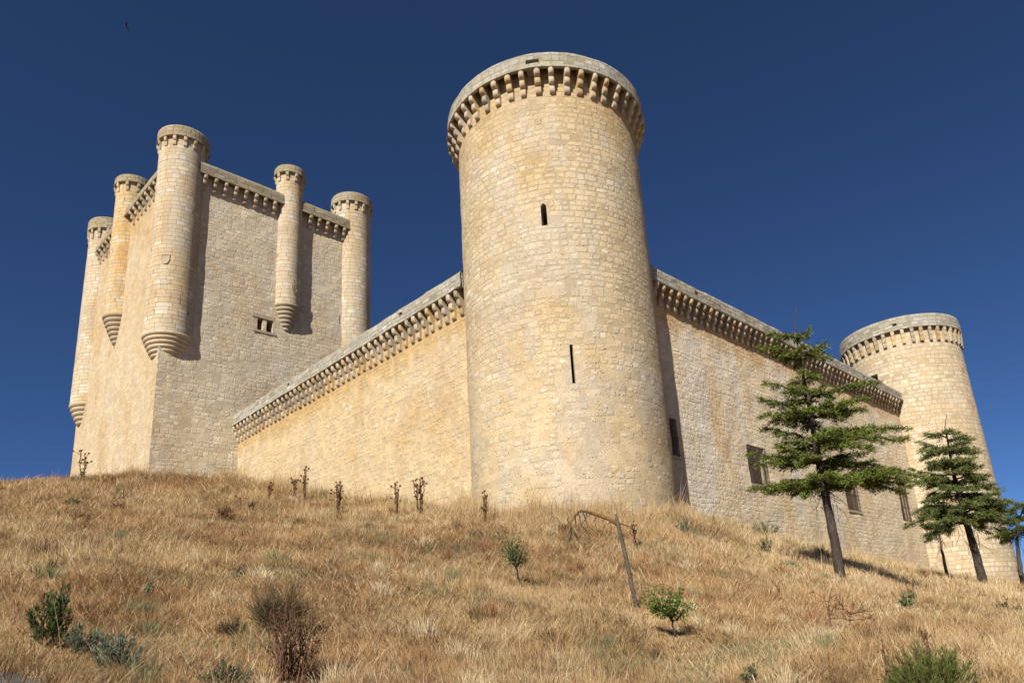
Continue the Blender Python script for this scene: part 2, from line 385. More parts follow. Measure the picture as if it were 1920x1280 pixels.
s.base(c); b = s.n('ShaderNodeBump'); b.inputs['Distance'].default_value = .08; s.put(b.inputs['Height'], s.noise(P, 9., 5, .7)); s.put(s.b.inputs['Normal'], b.outputs[0])
M['soil'] = s.m
g = link('ground', mesh_np('ground', np.stack([GX.ravel(), GY.ravel(), GZ.ravel()], -1), Q, None, M['soil'], smooth=True))
tag(g, 'brown sunburnt earth of the castle hill under the dry grass', kind='structure')
def hit_ground(u, v, dmin=5., dmax=90.):
    d = px_ray(u, v); t = np.linspace(dmin, dmax, 3000)/math.hypot(d[0], d[1])
    X = CX+d[0]*t; Y = CY+d[1]*t; Z = d[2]*t; g_ = terrain(X, Y); k = np.nonzero(Z < g_)[0]
    i = k[0] if len(k) else int(np.argmin(Z-g_))
    return np.array([X[i], Y[i], g_[i]])
def m_per_px(p): return float(np.dot(np.asarray(p)-np.array([CX, CY, 0]), AF))/FPX
# road: thin asphalt sheet below the bank, where the camera stands
mb = MB()
# road edge passes the lower left corner of the view
RA = np.array([-24.80, -16.22]); RD = np.array([-.50, .866]); RN = np.array([-.866, -.50]); rp = []
for k in range(31): rp.append(RA+RD*(-16+k))
def road_pts(off): return [tuple(a+RN*off) for a in rp]
offs = np.linspace(0, 4.5, 9); rows = [road_pts(o) for o in offs]
V = []; F = []
for i, rw_ in enumerate(rows):
    for j, q in enumerate(rw_): V.append((q[0], q[1], float(terrain(q[0], q[1]))+.05))
nn = len(rp)
for i in range(len(rows)-1):
    for j in range(nn-1): F.append((i*nn+j, i*nn+j+1, (i+1)*nn+j+1, (i+1)*nn+j))
mb.add(V, F)
M['asphalt'] = simple('grey_asphalt', (.17,.165,.16), (.11,.11,.11), 30., .5)
tag(mb.build('road', M['asphalt'], smooth=True), 'grey worn asphalt road at the foot of the bank', kind='structure')

# ------------------------------------------------------------------ masonry sheets
def steps(a, b, st, extra=()):
    n = max(1, int(round((b-a)/st))); L = list(np.linspace(a, b, n+1))
    for e in extra:
        if a < e < b: L.append(e)
    L = sorted(L); out = [L[0]]
    for x in L[1:]:
        if x-out[-1] > 1e-4: out.append(x)
    return out
def sheet(mb, us, prof, mapf, holes=(), vfun=None):
    """us: positions along; prof: (offset, z) list; holes: (u0,u1,z0,z1,depth)"""
    nu, npf = len(us), len(prof)
    L = [0.]
    for a, b_ in zip(prof[:-1], prof[1:]): L.append(L[-1]+math.hypot(a[0]-b_[0], a[1]-b_[1]))
    zv = [prof[0][1]+l for l in L]
    V = [mapf(u, o, z) for u in us for (o, z) in prof]; UVs = [(u, zv[j]) for u in us for j in range(npf)]
    hole = np.zeros((nu-1, npf-1), bool); dep = {}
    for (u0, u1, z0, z1, dp) in holes:
        for i in range(nu-1):
            for j in range(npf-1):
                uc = (us[i]+us[i+1])/2; zc = (prof[j][1]+prof[j+1][1])/2
                if u0 < uc < u1 and z0 < zc < z1 and prof[j][0] >= -.01: hole[i, j] = True; dep[(i, j)] = dp
    F = []
    for i in range(nu-1):
        for j in range(npf-1):
            if not hole[i, j]: F.append((i*npf+j, (i+1)*npf+j, (i+1)*npf+j+1, i*npf+j+1))
    mb.add(V, F, UVs)
    for (i, j), dp in dep.items():
        def q(a, b_, d): o, z = prof[b_]; return mapf(us[a], o-d, z)
        def add4(pts, du): mb.add(pts, [(0, 1, 2, 3)], [(du, 0), (du+.1, 0), (du+.1, .1), (du, .1)])
        add4([q(i, j, dp), q(i+1, j, dp), q(i+1, j+1, dp), q(i, j+1, dp)], 0)
        for di, dj, e in ((-1, 0, ((i, j), (i, j+1))), (1, 0, ((i+1, j), (i+1, j+1))), (0, -1, ((i, j), (i+1, j))), (0, 1, ((i, j+1), (i+1, j+1)))):
            a, b_ = i+di, j+dj
            if 0 <= a < nu-1 and 0 <= b_ < npf-1 and hole[a, b_]: continue
            (p0, p1) = e
            nseg = 3; pts = []; uvl = []
            for t in range(nseg+1):
                dd = dp*t/nseg; pts += [q(p0[0], p0[1], dd), q(p1[0], p1[1], dd)]; uvl += [(us[p0[0]]+dd, prof[p0[1]][1]), (us[p1[0]]+dd, prof[p1[1]][1])]
            mb.add(pts, [(2*t, 2*t+1, 2*t+3, 2*t+2) for t in range(nseg)], uvl)
def wob(u, z, amp, s=0, sc=1.1):
    return (float(vnoise(u*sc+31, z*sc*1.3+7, s))-.5)*2*amp+(float(vnoise(u*4.3+3, z*5+1, s+5))-.5)*amp
def cyl_map(cx, cy, R, amp=.02, seed=0, batter=None):
    def f(u, o, z):
        a = u/R; r = R+o
        if batter: r += batter(z)
        if amp: r += wob(u % (2*math.pi*R), z, amp, seed)
        return (cx+r*math.cos(a), cy+r*math.sin(a), z)
    return f
def pl_a(x0, amp=.025, seed=1): return lambda u, o, z: (x0-o-wob(u, z, amp, seed), u, z)
def pl_b(y0, amp=.025, seed=2): return lambda u, o, z: (u, y0-o-wob(u, z, amp, seed), z)
def para_prof(ad, z0, z1, th=.75, holes=(), lip=True, rnd=.3):
    P_ = [(-.05, z0+.9), (ad-.15, z0+.9), (ad-.15, z0+.01)]
    if lip: P_ += [(ad-.02, z0), (ad+.03, z0+.03), (ad+.03, z0+.13), (ad-.01, z0+.18)]
    else: P_ += [(ad, z0)]
    top = z1-rnd*.8
    for z in steps(P_[-1][1], top, .25, [e for h in holes for e in (h[2], h[3])])[1:]: P_.append((ad-.01, z))
    P_ += [(ad-rnd*.12, z1-rnd*.45), (ad-rnd*.4, z1-rnd*.15), (ad-rnd*.9, z1), (ad-th*.9, z1-.02), (ad-th, z1-.12), (ad-th, z0+.1)]
    return P_

def corbel_mesh(name, proj, height, width, tiers, mat, round_plan=True):
    """stack of `tiers` rounded blocks, origin on the wall face at the top; +Y outward"""
    mb = MB(); th = height/tiers; xs = np.linspace(-width/2, width/2, 5)
    for t in range(tiers):
        z1 = -t*th; z0 = z1-th; pr = proj*(tiers-t)/tiers
        prev = proj*(tiers-t-1)/tiers
        pf = [(-.15, z1), (pr-.015, z1), (pr, z1-.03), (pr, z1-th*.42)]
        for k in range(1, 6):
            a = k/5*math.pi/2; pf.append((pr-(pr-prev*.6)*(1-math.cos(a))*.8, z1-th*.42-(th*.58)*math.sin(a)))
        pf.append((-.15, z0))
        V = []; n = len(pf)
        for i, x in enumerate(xs):
            e = 1-abs(2*x/width)**4*.10 if round_plan else 1
            for (o, z) in pf: V.append((x, o*e if o > 0 else o, z))
        F = [(i*n+j, i*n+(j+1) % n, (i+1)*n+(j+1) % n, (i+1)*n+j) for i in range(len(xs)-1) for j in range(n)]
        F += [tuple(range(n))[::-1], tuple((len(xs)-1)*n+j for j in range(n))]
        mb.add(V, F)
    mb.box(-width/2+.01, width/2-.01, -.12, max(.05, proj-.16), -.02, .88 if tiers == 3 else .02)
    return mb.mesh(name, mat)
def put_corbel(me, loc, outdir, parent, sc=(1, 1, 1), name='corbel'):
    "outdir = heading in degrees of the outward direction"
    o = bpy.data.objects.new(name, me); COL.objects.link(o); o.parent = parent
    po = world_of(parent)
    o.location = Vector(loc)-po; o.rotation_euler = (random.uniform(-.02, .02), random.uniform(-.035, .035), R_(outdir-90)+random.uniform(-.05, .05)); o.scale = sc
    return o
def world_of(o):
    v = Vector((0, 0, 0))
    while o is not None: v += Vector(o.location); o = o.parent
    return v
def child(mb, name, mat, parent, smooth=False):
    "mesh in world coordinates, rebased to the parent's origin"
    me = mb.mesh(name, mat, smooth); w = world_of(parent); me.transform(Matrix.Translation(-w))
    o = bpy.data.objects.new(name, me); COL.objects.link(o); o.parent = parent
    return o

def round_tower(name, label, cx, cy, R, zb, zc, z0, z1, Rp, ncorb, mat, seed, holes=(), pholes=(), batter=None, cw=.27):
    root = empty(name, (cx, cy, zb)); tag(root, label, 'tower', 'round corner towers of the castle')
    us = steps(0, 2*math.pi*R, .3, [e for h in holes for e in (h[0], h[1])])
    zs = steps(zb, z0+.93, .3, [e for h in holes for e in (h[2], h[3])])
    mb = MB(); sheet(mb, us, [(0, z) for z in zs], cyl_map(cx, cy, R, .022, seed, batter), holes)
    child(mb, 'wall', mat, root, True)
    mb = MB()
    pf = para_prof(Rp-R, z0, z1, holes=pholes)
    us = steps(0, 2*math.pi*R, .4, [e for h in pholes for e in (h[0], h[1])])
    sheet(mb, us, pf, cyl_map(cx, cy, R, .03, seed+3), pholes)
    V = [(cx+(R-.02)*math.cos(a), cy+(R-.02)*math.sin(a), z0+.85) for a in np.linspace(0, 2*math.pi, 49)[:-1]]
    mb.add(V, [tuple(range(48))])
    child(mb, 'parapet', M['parapet'], root)
    me = corbel_mesh('corbel', Rp-R, z0-zc, cw, 3, M['corbel'])
    for k in range(ncorb):
        a = 2*math.pi*(k+.5)/ncorb+random.uniform(-.006, .006)
        put_corbel(me, (cx+R*math.cos(a), cy+R*math.sin(a), z0+.01), math.degrees(a), root, (random.uniform(.9, 1.08), 1, 1))
    return root
RM = 5.0
def ua(deg, R): return R_(deg)*R
holes = []
u = ua(218.0, RM); holes += [(u-.14, u+.14, 19.0, 20.08, 1.6), (u-.10, u+.10, 20.08, 20.17, 1.6), (u-.05, u+.05, 20.17, 20.21, 1.6)]
u = ua(226.8, RM); holes += [(u-.075, u+.075, 11.0, 12.86, 1.4)]
uh = ua(218.4, RM)
t_main = round_tower('round_tower', 'tall round corner tower nearest the viewer, with two arrow slits', 0, 0, RM, 1.0, 26.37, 27.53, 28.57, 5.584, 45, M['tower'], 11,
    holes, [(uh-.3, uh+.3, 27.84, 28.08, .5)])
def bat(z): return -.16+.34*(23.5-z)/22.7
RF = 5.394*KF
uw = ua(166.5, RF)
uh = ua(195.0, RF)
t_far = round_tower('round_tower', 'farther round stone tower at the right castle corner behind the two cedars', TX, TY, RF, -1.5, 24.91*KF, 26.27*KF, 27.69*KF, 5.55*KF, 42, M['far'], 23,
    [(uw-.35, uw+.35, 21.9*KF, 22.75*KF, 1.2)], [(uh-.3, uh+.3, 26.75*KF, 27.02*KF, .5)], bat)

# ---- curtain walls
root = empty('curtain_wall', (XA, 18, 8)); tag(root, 'left castle wall in warm ochre stone running from the near tower to the keep', 'castle wall', 'curtain walls of the castle')
mb = MB(); ys = steps(3.0, KY+.2, .35); zs = steps(3., A2+.93, .35)
sheet(mb, ys, [(0, z) for z in zs], pl_a(XA, .03, 41))
mb.box(XA+.3, XA+2.6, 3.4, KY-.02, 3, A2-.02)
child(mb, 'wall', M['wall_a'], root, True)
mb = MB(); ph = [(y-.16, y+.16, 18.92, 19.13, .4) for y in (8.8, 23.0)]
ys = steps(3.2, KY-.02, .45, [e for h in ph for e in (h[0], h[1])])
sheet(mb, ys, para_prof(AD, A2, A3, .9, ph, rnd=.4), pl_a(XA, .045, 43), ph)
child(mb, 'parapet', M['parapet'], root)
me = corbel_mesh('corbel', AD, A2-A1, .28, 3, M['corbel'])
y = 3.41
while y < KY-.15:
    put_corbel(me, (XA, y+.33, A2+.01), 180, root, (random.uniform(.9, 1.1), random.uniform(.95, 1.03), 1)); y += .655
wall_a = root

root = empty('curtain_wall', (24, YB, 3)); tag(root, 'right castle wall in pale grey stone with barred windows, between the near tower and the far tower', 'castle wall', 'curtain walls of the castle')
WIN = [(3.55, 4.80, 8.84, 10.87), (11.86, 13.95, 8.2, 10.57), (24.98, 27.0, 7.7, 9.95), (35.45, 37.05, 7.6, 12.1)]
wh = [(a, b_, c0, c1, .55) for (a, b_, c0, c1) in WIN]
mb = MB(); xs = steps(3.0, 39.6, .4, [e for h in wh for e in (h[0], h[1])]); zs = steps(-1., B2+.9, .35, [e for h in wh for e in (h[2], h[3])])
sheet(mb, xs, [(0, z) for z in zs], pl_b(YB, .035, 47), wh)
mb.box(3.4, 39.4, YB+.9, YB+2.6, -1, B2-.02)
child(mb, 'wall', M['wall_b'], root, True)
mb = MB(); ph = [(x-.2, x+.2, 18.74, 18.96, .4) for x in (7.75, 20.1, 31.4)]
xs = steps(3.2, 39.5, .45, [e for h in ph for e in (h[0], h[1])])
sheet(mb, xs, para_prof(AD, B2, B3, .9, ph, rnd=.4), pl_b(YB, .045, 49), ph)
child(mb, 'parapet', M['parapet'], root)
x = 3.95
while x < 39.2:
    put_corbel(me, (x, YB, B2+.01), 270, root, (random.uniform(.9, 1.1), random.uniform(.95, 1.03), (B2-B1)/(A2-A1))); x += .655
wl = ['barred window half hidden behind the near tower', 'wide barred window left of the tall cedar', 'barred window right of the tall cedar trunk', 'tall narrow barred window nearest the far tower']
for (x0, x1, z0, z1), lab in zip(WIN, wl):
    w = empty('window', (0, 0, 0)); w.parent = root; w.location = Vector(((x0+x1)/2, YB+.25, z0))-world_of(root); w['label'] = lab
    mb = MB(); yy = YB+.38
    for a, b_, c0, c1 in ((x0+.01, x0+.13, z0+.01, z1-.01), (x1-.13, x1-.01, z0+.01, z1-.01), (x0+.13, x1-.13, z0+.01, z0+.13), (x0+.13, x1-.13, z1-.13, z1-.01), ((x0+x1)/2-.04, (x0+x1)/2+.04, z0+.13, z1-.13)):
        mb.box(a, b_, yy, yy+.1, c0, c1)
    child(mb, 'frame', M['wood'], w)
    mb = MB(); mb.box(x0+.12, x1-.12, yy+.05, yy+.06, z0+.12, z1-.12); child(mb, 'shutter', M['dark_wood'], w)
    mb = MB(); yg = YB-.06; n = int((x1-x0)/.14)
    for k in range(n+1):
        xx = x0+.02+(x1-x0-.04)*k/n; mb.box(xx-.015, xx+.015, yg-.012, yg+.012, z0+.02, z1-.02)
    nz = max(2, int((z1-z0)/1.0))
    for k in range(nz+1):
        zz = z0+.05+(z1-z0-.1)*k/nz; mb.box(x0-.03, x1+.03, yg-.024, yg-.017, zz-.018, zz+.018)
    for a in (x0-.03, x1-.0):
        for zz in (z0+.05, z1-.05): mb.box(a, a+.03, yg-.02, YB+.12, zz-.02, zz+.02)
    child(mb, 'grille', M['iron'], w)
    mb = MB(); mb.box(x0-.12, x1+.12, YB-.07, YB+.2, z0-.16, z0-.003); child(mb, 'sill', M['moulding'], w)

# ---- keep
keep = empty('castle_keep', (KX+KW/2, KY+KL/2, 12)); tag(keep, 'tall square castle keep at the left with round turrets hanging from its corners and sides', 'castle keep')
kh = [(-2.42, -1.95, 27.38, 28.5, 1.5), (-1.62, -1.05, 27.38, 28.5, 1.5), (5.29, 5.40, 30.0, 30.8, .8)]
mb = MB(); xs = steps(KX, KX+KW, .45, [e for h in kh for e in (h[0], h[1])]); zs = steps(8, 40.95, .45, [e for h in kh for e in (h[2], h[3])])
sheet(mb, xs, [(0, z) for z in zs], lambda u, o, z: (u, KY-o-wob(u, z, .035, 61)*min(1, (u-KX)*3), z), kh)
mb.add([(KX+KW, KY, 8), (KX+KW, KY+KL, 8), (KX+KW, KY+KL, 40.05), (KX+KW, KY, 40.05)], [(0, 1, 2, 3)])
child(mb, 'wall', M['keep_r'], keep, True)
mb = MB(); ys = steps(KY, KY+KL, .45); zs = steps(8, 42., .45)
def klz(y): return .085*(y-35.)            # head of this side climbs slightly
sheet(mb, ys, [(0, z) for z in steps(8, 40.9, .45)], lambda u, o, z: (KX-o-wob(u, z, .035, 63)*min(1, (u-KY)*3), u, z if z < 30 else z+max(0, klz(u))*(z-30)/9.9))
mb.add([(KX, KY+KL, 8), (KX+KW, KY+KL, 8), (KX+KW, KY+KL, 40), (KX, KY+KL, 41.0)], [(0, 1, 2, 3)])
child(mb, 'wall', M['keep_l'], keep, True)
mb = MB(); mb.add([(KX+.1, KY+.1, 39.9), (KX+KW-.1, KY+.1, 39.9), (KX+KW-.1, KY+KL-.1, 39.9), (KX+.1, KY+KL-.1, 39.9)], [(0, 1, 2, 3)])
child(mb, 'roof', M['dark'], keep)
# keep parapets
mb = MB(); sheet(mb, steps(KX+1.9, KX+KW-.9, .5), para_prof(.56, 40.05, 41.35, 1., rnd=.6), pl_b(KY, .03, 65)); child(mb, 'parapet', M['parapet_warm'], keep)
mb = MB(); sheet(mb, steps(KY+1.0, KY+KL-.6, .5), para_prof(.56, 40.15, 41.2, 1., rnd=.5), lambda u, o, z: (KX-o-wob(u, z, .03, 67), u, z+klz(u))); child(mb, 'parapet', M['parapet_warm'], keep)
mb = MB(); sheet(mb, steps(KY+1.0, KY+KL-.6, .8), para_prof(.56, 40.0, 41.15, 1., rnd=.5), lambda u, o, z: (KX+KW+o, u, z)); child(mb, 'parapet', M['parapet_warm'], keep)
me = corbel_mesh('corbel', .58, 1.25, .33, 3, M['corbel'])
x = -7.55
while x < 6.3:
    if abs(x-.2) > 1.25: put_corbel(me, (x, KY, 40.02), 270, keep, (random.uniform(.9, 1.08), 1, 1))
    x += .87
y = 35.0
while y < KY+KL-1.6:
    if abs(y-45.) > 1.3: put_corbel(me, (KX, y, 40.17+klz(y)), 180, keep, (random.uniform(.9, 1.08), 1, 1))
    y += 1.12
def turret(cx, cy, r, ztip, rtip, zring, nring, zcor, zcap, ztop, over, ncorb, seed, label, a0=0., mat='ashlar'):
    t = empty('turret', (0, 0, 0)); t.parent = keep; t.location = Vector((cx, cy, ztip))-world_of(keep); t['label'] = label
    mb = MB(); us = steps(0, 2*math.pi*r, .3); zs = steps(zring, zcap+.05, .4)
    sheet(mb, us, [(0, z) for z in zs], cyl_map(cx, cy, r, .012, seed)); child(mb, 'shaft', M[mat], t, True)
    # corbelled foot: stacked rolls that shrink downward
    pf = []; hz = (zring-ztip)/nring
    for k in range(nring):
        zt = zring-k*hz; f = 1-k/nring; rr = rtip+(r+.07-rtip)*(f**.8)
        nx = rtip+(r+.07-rtip)*(max(0, 1-(k+1)/nring)**.8)
        if k == 0: pf.append((r-.02, zt))
        for a in (0., .3, .6, .85, 1.):
            th = a*math.pi*.85
            pf.append((rr-.06+.07*math.sin(th*.9+.35)-(rr-nx)*.55*a**2, zt-hz*.82*a))
        pf.append((nx-.05, zt-hz*.93))
    pf.append((.01, ztip))
    mb = MB(); ns = 40; n = len(pf)
    V = [(cx+o*math.cos(2*math.pi*i/ns), cy+o*math.sin(2*math.pi*i/ns), z) for i in range(ns) for (o, z) in pf]
    F = [(i*n+j, ((i+1) % ns)*n+j, ((i+1) % ns)*n+j+1, i*n+j+1) for i in range(ns) for j in range(n-1)]
    mb.add(V, F, [(2*math.pi*r*i/ns, z) for i in range(ns) for (o, z) in pf]); child(mb, 'corbelled_base', M['moulding'], t)
    mb = MB(); pf = [(-.05, zcap)]+[(over, zcap), (over+.03, zcap+.03), (over+.03, zcap+.12), (over, zcap+.16)]
    zz = ztop-.22
    for z in steps(zcap+.16, zz, .25)[1:]: pf.append((over, z))
    pf += [(over-.05, ztop-.1), (over-.18, ztop-.02), (over-.4, ztop), (-r+.02, ztop-.04)]
    sheet(mb, us, pf, cyl_map(cx, cy, r, .01, seed+9)); child(mb, 'cap', M['parapet_warm'], t)
    me = corbel_mesh('corbel', over, zcap-zcor, .26, 2, M['moulding'])
    for k in range(ncorb):
        a = 360*(k+.5)/ncorb+a0; put_corbel(me, (cx+r*math.cos(R_(a)), cy+r*math.sin(R_(a)), zcap+.01), a, t)
    return t
TC = (KX+.95, KY+1.1)
tc_ = turret(TC[0], TC[1], 1.82, 23.2, .95, 25.1, 6, 41.8, 42.65, 43.8, .22, 15, 71, 'widest keep turret, on the near corner', 4)
tm_ = turret(.2, KY+.32, 1.2, 27.45, .12, 30.25, 8, 42.6, 43.4, 44.3, .22, 10, 73, 'slim keep turret halfway along the right face', 0)
turret(KX+KW-.85, KY+.95, 1.82, 22.9, .9, 25.1, 6, 42.3, 43.2, 44.3, .22, 15, 75, 'keep turret on the right corner above the curtain wall')
turret(KX+.3, 45.5, 1.45, 28.1, .12, 31.2, 8, 43.8, 44.7, 45.6, .22, 10, 77, 'slim keep turret with orange stains halfway along the left face', mat='ashlar_orange')
turret(KX+.85, 55.6, 1.82, 23.5, .9, 25.6, 5, 43.6, 44.7, 46.1, .22, 15, 79, 'farthest keep turret, on the left rear corner')
def shield(cx, cy, r, deg, zc, w, h, parent, carved):
    mb = MB(); out = []
    for k in range(7): out.append((-w/2+w*k/6, h/2))
    for k in range(1, 12):
        a = k/12*math.pi; out.append((w/2*math.cos(a), h/2-h*.35-h*.65*math.sin(a)))
    def P_(x, z, o): a = R_(deg)+x/r; return (cx+(r+o)*math.cos(a), cy+(r+o)*math.sin(a), zc+z)
    n = len(out)
    for i in range(n):
        a, b_ = out[i], out[(i+1) % n]
        for (s0, o0, s1, o1) in ((1., -.02, 1., .055), (1., .055, .86, .055), (.86, .055, .84, .02)):
            mb.add([P_(a[0]*s0, a[1]*s0, o0), P_(b_[0]*s0, b_[1]*s0, o0), P_(b_[0]*s1, b_[1]*s1, o1), P_(a[0]*s1, a[1]*s1, o1)], [(0, 1, 2, 3)])
    mb.add([P_(a[0]*.84, a[1]*.84, .02) for a in out], [tuple(range(n))])
    if carved:
        for rr, zc2 in ((.13, -.08), (.05, -.08)):
            mb.tube([P_(rr*math.cos(t), zc2*h*2+rr*math.sin(t), .03) for t in np.linspace(0, 6.28, 13)], [.02]*13, 5)
        for x in (-.1, .08): mb.tube([P_(x, h*.4, .03), P_(x+.02, h*.12, .04)], [.03, .02], 5)
    child(mb, 'carved_shield', M['moulding'], parent)
shield(.2, KY+.32, 1.2, 279, 31.67, .52, .8, tm_, True)
shield(TC[0], TC[1], 1.82, 233, 31.2, .62, .85, tc_, False)
# window surround of the keep
w = empty('window', (0, 0, 0)); w.parent = keep; w.location = Vector((-1.75, KY, 27.4))-world_of(keep); w['label'] = 'small twin window beside the slim turret'
mb = MB(); mb.box(-1.93, -1.64, KY+.05, KY+.3, 27.40, 28.44); child(mb, 'mullion', M['moulding'], w)
mb = MB(); mb.box(-2.75, -.75, KY-.05, KY+.06, 27.16, 27.37); child(mb, 'sill', M['moulding'], w)
mb = MB(); mb.box(-2.9, -.9, KY-.045, KY+.06, 28.50, 28.85); child(mb, 'lintel', M['moulding'], w)

# ------------------------------------------------------------------ dry grass
def in_castle(x, y):
    a = (x > XA+.1) & (y > YB+.1)
    b_ = (x*x+y*y) < 4.9**2
    k_ = (x > KX) & (y > KY)
    d_ = ((x-TX)**2+(y-TY)**2) < 5.3**2
    return a | b_ | k_ | d_
STRAW = np.array([(.61,.45,.24), (.54,.37,.185), (.48,.30,.14), (.37,.21,.10), (.72,.585,.37), (.24,.26,.13), (.20,.12,.06)])
def blades(x, y, z, hgt, wid, hd, lean, curl, colr):
    """one bent blade each; hd heading of the lean, lean 0 upright .. 1 flat"""
    n = len(x); la = lean*1.35
    dx = np.cos(hd); dy = np.sin(hd)
    fa = np.arctan2(y-CY, x-CX)+np.pi/2+rng.normal(0, .5, n)
    wx = np.cos(fa)*wid*.5; wy = np.sin(fa)*wid*.5
    a1 = la*.6; a2 = np.minimum(la+curl, 1.9)
    h1 = hgt*.5
    mx = x+dx*np.sin(a1)*h1; my = y+dy*np.sin(a1)*h1; mz = z+np.cos(a1)*h1
    tx = mx+dx*np.sin(a2)*h1; ty = my+dy*np.sin(a2)*h1; tz = mz+np.cos(a2)*h1
    V = np.empty((n, 5, 3), np.float32)
    V[:, 0] = np.stack([x-wx, y-wy, z-.02], -1); V[:, 1] = np.stack([x+wx, y+wy, z-.02], -1)
    V[:, 2] = np.stack([mx+wx*.8, my+wy*.8, mz], -1); V[:, 3] = np.stack([mx-wx*.8, my-wy*.8, mz], -1)
    V[:, 4] = np.stack([tx, ty, tz], -1)
    b_ = np.arange(n)[:, None]*5
    Q = b_+np.array([[0, 1, 2, 3]]); T = b_+np.array([[3, 2, 4]])
    C = np.repeat(colr[:, None, :], 5, 1)
    return V.reshape(-1, 3), Q, T, C.reshape(-1, 3)
NB = 1250000
u_ = rng.random(NB)
dmin, dmax = 4.2, 92.
dist = np.exp(math.log(dmin)+(math.log(dmax)-math.log(dmin))*u_)
head = np.radians(rng.uniform(-6, 96, NB))
gxp = CX+dist*np.cos(head); gyp = CY+dist*np.sin(head)
# clumping: pull blades together
cl = rng.random(NB) < .45
cs = .35
jx = (_h(np.floor(gxp/cs).astype(np.int64), np.floor(gyp/cs).astype(np.int64), 5)-.5)*cs*.8; jy = (_h(np.floor(gxp/cs).astype(np.int64), np.floor(gyp/cs).astype(np.int64), 6)-.5)*cs*.8
cxp = (np.floor(gxp/cs)+.5)*cs+jx; cyp = (np.floor(gyp/cs)+.5)*cs+jy
gxp = np.where(cl, cxp+(gxp-cxp)*.35, gxp); gyp = np.where(cl, cyp+(gyp-cyp)*.35, gyp)
ok = ~in_castle(gxp, gyp)
# nothing grows on the asphalt
rd = (gxp-RA[0])*RN[0]+(gyp-RA[1])*RN[1]
ok &= ~((rd > -.02) & (rd < 4.6))
gxp, gyp, dist = gxp[ok], gyp[ok], dist[ok]; n = len(gxp)
gz = terrain(gxp, gyp)
patch = fbm(gxp*.22, gyp*.22, 21, 4); patch2 = fbm(gxp*.9, gyp*.9, 33, 3); up_n = fbm(gxp*.45+9, gyp*.45, 55, 3)
hdn = (fbm(gxp*.16, gyp*.16, 71, 2)*2.6+fbm(gxp*.55, gyp*.55, 81, 2)*1.3)*2*np.pi
# distance to the castle foot: grass stands taller there
dw = np.minimum(np.where(gyp > -1, np.abs(gxp-XA), 99), np.where(gxp > -1, np.abs(gyp-YB), 99))
dw = np.minimum(dw, np.abs(np.hypot(gxp, gyp)-5)); dw = np.minimum(dw, np.where(gxp < XA, np.hypot(np.maximum(KX-gxp, 0), KY-gyp), 99))
wallk = np.clip(1-dw/3.5, 0, 1)
right = np.clip((gxp+gyp*-.6+5)/22., 0, 1)          # the slope to the right is paler and more upright
up = np.clip((up_n-.47)*4+right*.8+wallk*.5, 0, 1)
hgt = (.10+.16*rng.random(n))*(.75+.6*up_n)*(1+1.3*wallk)*(1+.35*(1-up))
hgt *= np.where(rng.random(n) < .04, 1.7, 1.)*np.clip(.55+dist/34, .62, 2.0)
wid = (.0026+.0020*rng.random(n))*np.maximum(1, dist/7.)**.85
lean = np.clip(.92-.62*up+rng.normal(0, .2, n), .05, 1.12)
hd = np.where(rng.random(n) < .45, rng.uniform(0, 6.28, n), hdn+rng.normal(0, .7, n)+up*rng.normal(0, 1.4, n))
curl = rng.uniform(-.4, 1.0, n)
long_ = rng.random(n) < .007; hgt = np.where(long_, hgt*2.4, hgt); lean = np.where(long_ & (rng.random(n) < .7), rng.uniform(.75, 1.05, n), lean)
t = rng.random(n)
pal = STRAW[np.clip((t*2.0+patch*5.2-1.9+rng.normal(0, .35, n)-right*1.1).round().astype(int), 0, 3)]
pale = long_ | (rng.random(n) < .06+.22*right+.3*(patch2 > .62)); pal = np.where(pale[:, None], STRAW[4], pal)
gn = fbm(gxp*.7+40, gyp*.7, 91, 3); green = (gn > .66) & (rng.random(n) < .35); pal = np.where(green[:, None], STRAW[5], pal)
dk = rng.random(n) < .05; pal = np.where(dk[:, None], STRAW[6], pal)
pal = pal*(.85+.3*rng.random((n, 1)))
# stems tread down in front of the small plants
for (u0, v0) in ((978, 1097), (1266, 1192), (1196, 1142), (92, 1212), (1585, 1185), (548, 1275), (1450, 1128), (232, 960), (1708, 1140), (788, 966), (744, 968), (633, 964), (570, 938), (910, 985)):
    q_ = hit_ground(u0, v0); tv_ = np.array([CX-q_[0], CY-q_[1]]); tv_ /= np.linalg.norm(tv_)
    ax_ = (gxp-q_[0])*tv_[0]+(gyp-q_[1])*tv_[1]; cr_ = (gxp-q_[0])*tv_[1]-(gyp-q_[1])*tv_[0]
    hgt = np.where((ax_ > -.3) & (ax_ < 1.6) & (np.abs(cr_) < .42), hgt*.42, hgt)
# taller stems along the foot of the walls
nw = 60000; t_ = rng.random(nw); kx_ = rng.random(nw)
segs = [((-9.97, 33), (-9.97, 56)), ((-3.5, 32.6), (-9.97, 32.6)), ((-3.5, 4), (-3.5, 32.6)), ((3.6, -3.2), (39, -3.2))]
wts = np.array([.12, .12, .34, .42]); ch = rng.choice(4, nw, p=wts); A_ = np.array([q[0] for q in segs])[ch]; B_ = np.array([q[1] for q in segs])[ch]
P2 = A_+(B_-A_)*t_[:, None]; nrm = np.array([(-1, 0), (0, -1), (-1, 0), (0, -1)])[ch]; P2 = P2+nrm*(np.abs(rng.normal(0, .55, nw))+.05)[:, None]
arc = rng.random(nw) < .16; aa = np.radians(rng.uniform(145, 305, nw)); rr_ = 5.05+np.abs(rng.normal(0, .45, nw)); P2 = np.where(arc[:, None], np.stack([np.cos(aa)*rr_, np.sin(aa)*rr_], -1), P2)
